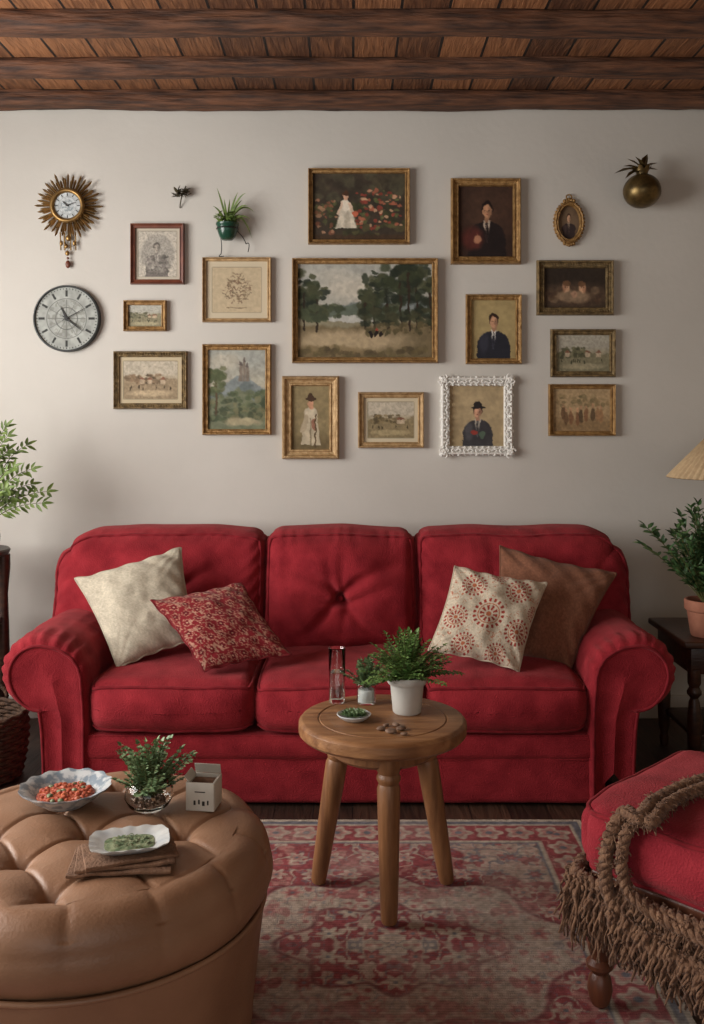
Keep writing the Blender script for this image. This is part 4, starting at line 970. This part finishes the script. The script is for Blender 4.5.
def oval():
    k=4.18/F;cx,cz=(569.5-CX)*k,HC+(HY-222)*k;A,B=15*k,21*k;n=96;q=np.arange(n)*2*pi/n;mb=MB();V=[]
    for t,h in [(0,0),(0,.5),(.1,.85),(.3,1),(.5,.8),(.8,.85),(1,.5),(1,.1)]:
        a=A-t*.020;b=B-t*.020;w=1+.02*np.cos(q*16)*(t<.4);V.append(np.stack([cx+a*w*np.cos(q),WALL-.001-.024*h+0*q,cz+b*w*np.sin(q)],1))
    mb.add(np.concatenate(V),gridf(n,len(V),True))
    for i in range(36):
        a=i*2*pi/36;ball(mb,(cx+(A)*math.cos(a),WALL-.012,cz+(B)*math.sin(a)),.006,0,8)
    for sg in (1,-1):
        for j in (-2,-1,0,1,2): ball(mb,(cx+j*.010,WALL-.014,cz+sg*(B+.008-abs(j)*.003)),.008,0,8)
    tube(mb,[(cx+.012*math.cos(a),WALL-.01,cz+B+.020+.010*math.sin(a)) for a in np.arange(14)*2*pi/14],.003,6,0,closed=True)
    fr=mb.finish('oval_frame',[M_gold],ang=40)
    mb=MB();c=Cv(50,70,(84,66,50),3);c.ell(.5,.5,.5,.5,(120,98,76),.8,.6);c.bust(.5,.36,.60,(196,154,124),(56,44,42),(70,48,34),(160,140,120))
    U,V2=np.meshgrid(np.linspace(-1,1,50),np.linspace(-1,1,70));r=np.maximum(np.abs(U),np.abs(V2));h=np.hypot(U,V2)+1e-9;uu,vv=U*r/h,V2*r/h
    mb.add(np.stack([cx+uu*(A-.017),np.full_like(U,WALL-.007),cz-vv*(B-.017)],-1).reshape(-1,3),gridf(50,70),0,c.C.reshape(-1,3))
    ar=mb.finish('artwork',[M_art],merge=False,cols=True,ang=180);group('oval_portrait_frame',(cx,WALL,cz),[fr,ar])
oval()
# ------------------------------------------------------------ CLOCKS
def face(name,cx,cz,R,y,sd,style):
    n=110;U,V=np.meshgrid(np.linspace(-1,1,n),np.linspace(-1,1,n));m=np.maximum(np.abs(U),np.abs(V));h=np.hypot(U,V)+1e-9;u,v=U*m/h,V*m/h
    r=np.hypot(u,v);t=np.arctan2(v,u)
    C=np.ones((n,n,3))*(pc(164,166,160) if style else pc(186,190,190))
    C*= (.82+.34*fbm(u*6,v*6,0,sd,3))[...,None]
    dk=pc(60,60,58)
    def put(k,c=dk,a=1.): 
        nonlocal C
        k=(k.astype(float)*a)[...,None];C=C*(1-k)+c*k
    ta=(t*12/(2*pi))%1;ta=np.minimum(ta,1-ta)*2*pi/12*r
    put((ta<.035)&(r>.70)&(r<.9));tb=(t*60/(2*pi))%1;tb=np.minimum(tb,1-tb)*2*pi/60*r;put((tb<.012)&(r>.92)&(r<.97),dk,.8)
    put(np.abs(r-.63)<.012,dk,.6)
    if style:
        put((np.abs(r-.35)<.012),dk,.5);put((ta<.012)&(r<.6),dk,.35);put((r<.6)&(fbm(u*12,v*12,0,4)>.55),pc(126,126,118),.5)
    else: put((r<.45)&(fbm(u*9,v*9,0,4)>.5),pc(120,130,134),.7)
    mb=MB();mb.add(np.stack([cx+u*R,np.full_like(u,y),cz-v*R],-1).reshape(-1,3),gridf(n,n),0,C.reshape(-1,3))
    return mb.finish(name,[M_art],merge=False,cols=True,ang=180)
RX=eul(pi/2,0,0)
def hand(mb,cx,cz,y,ang,L,w,m=0):
    a=math.radians(ang);d=np.array([math.sin(a),math.cos(a)]);s=np.array([d[1],-d[0]]);p=np.array([cx,cz])
    q=[p-d*L*.2-s*w*.4,p-d*L*.2+s*w*.4,p+s*w,p+d*L*.7+s*w*.5,p+d*L,p+d*L*.7-s*w*.5,p-s*w]
    v=[(a_[0],y,a_[1]) for a_ in q]+[(a_[0],y-.002,a_[1]) for a_ in q];n=7
    mb.add(v,[tuple(range(7)),tuple(range(13,6,-1))]+[(i,(i+1)%n,n+(i+1)%n,n+i) for i in range(n)],m)
def clocks():
    k=4.18/F;cx,cz=(66.5-CX)*k,HC+(HY-318.5)*k;R=33.5*k;mb=MB()
    lathe(mb,[(0,0),(R,0),(R,.02),(R-.004,.028),(R-.008,.028),(R-.010,.018),(0,.016)],(cx,WALL-.0005,cz),72,R=RX);a=mb.finish('rim',[M_rim],ang=40)
    f=face('dial',cx,cz,R-.009,WALL-.019,3,1);mb=MB();hand(mb,cx,cz,WALL-.022,-25,.062,.005);hand(mb,cx,cz,WALL-.025,128,.095,.004);hand(mb,cx,cz,WALL-.027,62,.10,.002)
    lathe(mb,[(0,0),(.009,0),(.007,.006),(0,.007)],(cx,WALL-.022,cz),16,R=RX);h=mb.finish('hands',[M_dark]);group('round_wall_clock',(cx,WALL,cz),[a,f,h])
    cx,cz=(68-CX)*k,HC+(HY-206)*k;mb=MB()
    n=64;rr=random.Random(5)
    for i in range(n):
        a=i*2*pi/n;L=((33.5,28,31,26)[i%4]+rr.uniform(-1,1))*k;d=np.array([math.cos(a),math.sin(a)]);s=np.array([-d[1],d[0]]);r0=.055;w=.0028
        for (ra,rb,wa,wb) in ((r0,L*.92,w,w*1.9),(L*.92,L,w*1.9,w*.2)):
            q=[d*ra-s*wa,d*ra+s*wa,d*rb+s*wb,d*rb-s*wb];yb=WALL-.010-.008*(i%3)
            v=[(cx+p[0],yb,cz+p[1]) for p in q]+[(cx+(d*ra)[0],yb-.006,cz+(d*ra)[1]),(cx+(d*rb)[0],yb-.005,cz+(d*rb)[1])]
            mb.add(v,[(0,3,5,4),(1,4,5,2),(0,1,2,3),(0,4,1),(3,2,5)])
    lathe(mb,[(0,0),(.068,0),(.068,.028)]+[(.066+.010*math.sin(q),.030+.010*math.cos(q)) for q in np.linspace(2.2,-1.6,10)]+[(.058,.026),(0,.026)],(cx,WALL-.0005,cz),60,R=RX)
    for i in range(28):
        a=i*2*pi/28;ball(mb,(cx+.074*math.cos(a),WALL-.03,cz+.074*math.sin(a)),.005,0,8)
    for (px,py,r,sy) in ((68,238,.012,1.1),(66,246,.009,1.2),(61,243,.008,1.5),(74,243,.008,1.5),(67,253,.010,1.2)): 
        ball(mb,((px-CX)*k,WALL-.016,HC+(HY-py)*k),r,0,10,(1,.7,sy))
    for px in (60,64,70,75): tube(mb,[((px-CX)*k,WALL-.016,HC+(HY-232)*k),((px-CX)*k*1.0+.002,WALL-.014,HC+(HY-250)*k)],.003,6)
    br=mb.finish('sunburst',[M_brass],ang=40);mb=MB();ball(mb,((67.5-CX)*k,WALL-.014,HC+(HY-264)*k),.011,0,10,(1,.8,1.6));ball(mb,((67.5-CX)*k,WALL-.014,HC+(HY-258)*k),.006,0,8);dr=mb.finish('drop',[M_mahog])
    f=face('dial',cx,cz,.060,WALL-.029,5,0);mb=MB();hand(mb,cx,cz,WALL-.031,-50,.030,.003);hand(mb,cx,cz,WALL-.033,70,.042,.002);h=mb.finish('hands',[M_dark])
    group('sunburst_clock',(cx,WALL,cz),[br,dr,f,h])
clocks()
# ------------------------------------------------------------ WALL ORNAMENTS
def orn():
    def W(px,py,off): d=WALL-off;return P(px,py,d)
    mb=MB();c=W(642,191,.085)
    ball(mb,c,.080,0,28,(1,1,.92))
    lathe(mb,[(.022,.062),(.026,.082),(.036,.098),(.034,.10),(.022,.085),(.0,.08)],c,20,mod=lambda r,z,T:(r*(1+.15*np.cos(T*6)*(z>.09)),z+.010*np.cos(T*6)*(z>.09)))
    for (dx,dy,dz,L) in ((-1,-.2,.35,.11),(-.8,-.5,-.0,.09),(.7,-.3,.9,.07),(-.2,-.5,1,.075),(.2,-.1,1.2,.085),(.9,-.4,.5,.06),(-.9,-.3,.7,.08),(-.5,-.3,.9,.08)):
        d=np.array([dx,dy,dz]);d/=np.linalg.norm(d);b=c+np.array([0,0,.082]);leaf(mb,b,d,[0,-.4,1],L,.034,1,curl=.45)
    tube(mb,[c+np.array([0,.07,.02]),c+np.array([0,.084,.02])],.012,10,0)
    mb.finish('brass_pomegranate_ornament',[M_dbrass,M_dbrass],ang=60)
    mb=MB();b=W(183,196,.02)
    tube(mb,bez(W(180,208,.003),W(180,198,.03),W(186,186,.03),8),.0025,6,0)
    rr=random.Random(31)
    for i in range(30): leaf(mb,b+np.array([rr.uniform(-.030,.024),rr.uniform(-.01,.006),rr.uniform(-.008,.020)]),[rr.uniform(-1,1),-.3,rr.uniform(-.1,.6)],[0,-.6,1],rr.uniform(.024,.042),.018,0)
    ball(mb,W(186,190,.022),.009,0,8,(1.4,1,.8));tube(mb,[W(184,194,.0),W(184,194,.02)],.004,6)
    mb.finish('dried_sprig_ornament',[mat('dried_leaf',(44,38,22),(82,70,42),60,.7)],ang=180)
    mb=MB();c=W(227.5,240,.055)
    lathe(mb,[(0,0),(.022,0),(.034,.012),(.044,.04),(.046,.060),(.050,.064),(.050,.072),(.044,.072),(.042,.06),(0,.058)],c,32);pot=mb.finish('pot',[M_gpot],ang=50)
    mb=MB()
    q=np.arange(24)*2*pi/24;tube(mb,np.stack([c[0]+.047*np.cos(q),c[1]+.047*np.sin(q),c[2]+.048+0*q],1),.0025,6,0,closed=True)
    tube(mb,[c+np.array([0,.046,.048]),c+np.array([0,.0545,.048])],.005,6)
    for (a,b_) in (((219,232),(221,254)),((236,230),(246,244))): tube(mb,bez(W(a[0],a[1],.05),W((a[0]+b_[0])/2+3,(a[1]+b_[1])/2,.05),W(b_[0],b_[1],.03),8),.002,5)
    tube(mb,bez(W(246,244,.03),W(251,240,.03),W(248,252,.03),8),.002,5)
    tube(mb,bez(W(221,254,.03),W(216,258,.03),W(224,256,.03),8),.002,5)
    wi=mb.finish('wire_bracket',[M_dark]);mb=MB();b=c+np.array([0,0,.062])
    rr=random.Random(17)
    for (px,py,cu) in ((217,188,.02),(224,199,.02),(246,193,.06),(254,212,.09),(250,219,.05),(213,206,.03),(238,192,.03),(242,200,.03),(230,199,.02),(252,238,.13),(248,206,.06),(216,214,.03)):
        tip=W(px,py,.02+rr.random()*.07);mid=(b+tip)/2+np.array([0,0,cu]);pts=bez(b,mid,tip,11);n=11
        dirs=np.gradient(pts,axis=0);wv=np.array([0,-1,.2]);V=[];ww=.0044*np.sin(np.linspace(.5,pi*.98,n))
        for i in range(n):
            s=np.cross(dirs[i],wv);s/=np.linalg.norm(s)+1e-9;V+=[pts[i]-s*ww[i],pts[i]+s*ww[i]]
        mb.add(V,[(2*i,2*i+1,2*i+3,2*i+2) for i in range(n-1)])
    for i in range(110): leaf(mb,b+np.array([rr.uniform(-.038,.038),rr.uniform(-.03,.03),rr.uniform(0,.045)]),[rr.uniform(-1,1),rr.uniform(-1,.6),rr.uniform(-.2,1)],[0,0,1],.028,.013,0)
    fo=mb.finish('foliage',[M_ygreen],merge=False,ang=180);group('wall_planter',tuple(c),[pot,wi,fo])
orn()
# ------------------------------------------------------------ LIGHTS, WORLD, CAMERA
def area(name,loc,rot,sx,sy,pw,col):
    l=bpy.data.lights.new(name,'AREA');l.shape='RECTANGLE';l.size=sx;l.size_y=sy;l.energy=pw;l.color=col
    o=bpy.data.objects.new(name,l);o.location=loc;o.rotation_euler=rot;bpy.context.scene.collection.objects.link(o);return o
area('window_light_1',(XL-.14,2.1,1.62),(0,-pi/2,0),1.5,2.3,160,(1,.975,.935))
area('rear_fill_light',(-.2,YB-.14,1.45),(pi/2,0,0),2.6,1.8,24,(1,.94,.86))  # added soft frontal fill from behind the camera
w=bpy.data.worlds.new('sky_world');bpy.context.scene.world=w;w.use_nodes=True
w.node_tree.nodes['Background'].inputs[0].default_value=(.62,.72,.85,1);w.node_tree.nodes['Background'].inputs[1].default_value=.6
cam=bpy.data.cameras.new('camera');co=bpy.data.objects.new('camera',cam);bpy.context.scene.collection.objects.link(co)
co.location=(0,0,HC);co.rotation_euler=(pi/2,0,0);cam.sensor_fit='VERTICAL';cam.sensor_height=36;cam.sensor_width=24.75;cam.lens=F/1024*36;cam.shift_y=-(512-HY)/1024
cam.clip_start=.05
bpy.context.scene.camera=co
vs=bpy.context.scene.view_settings
vs.view_transform='Standard';vs.look='None';vs.exposure=0
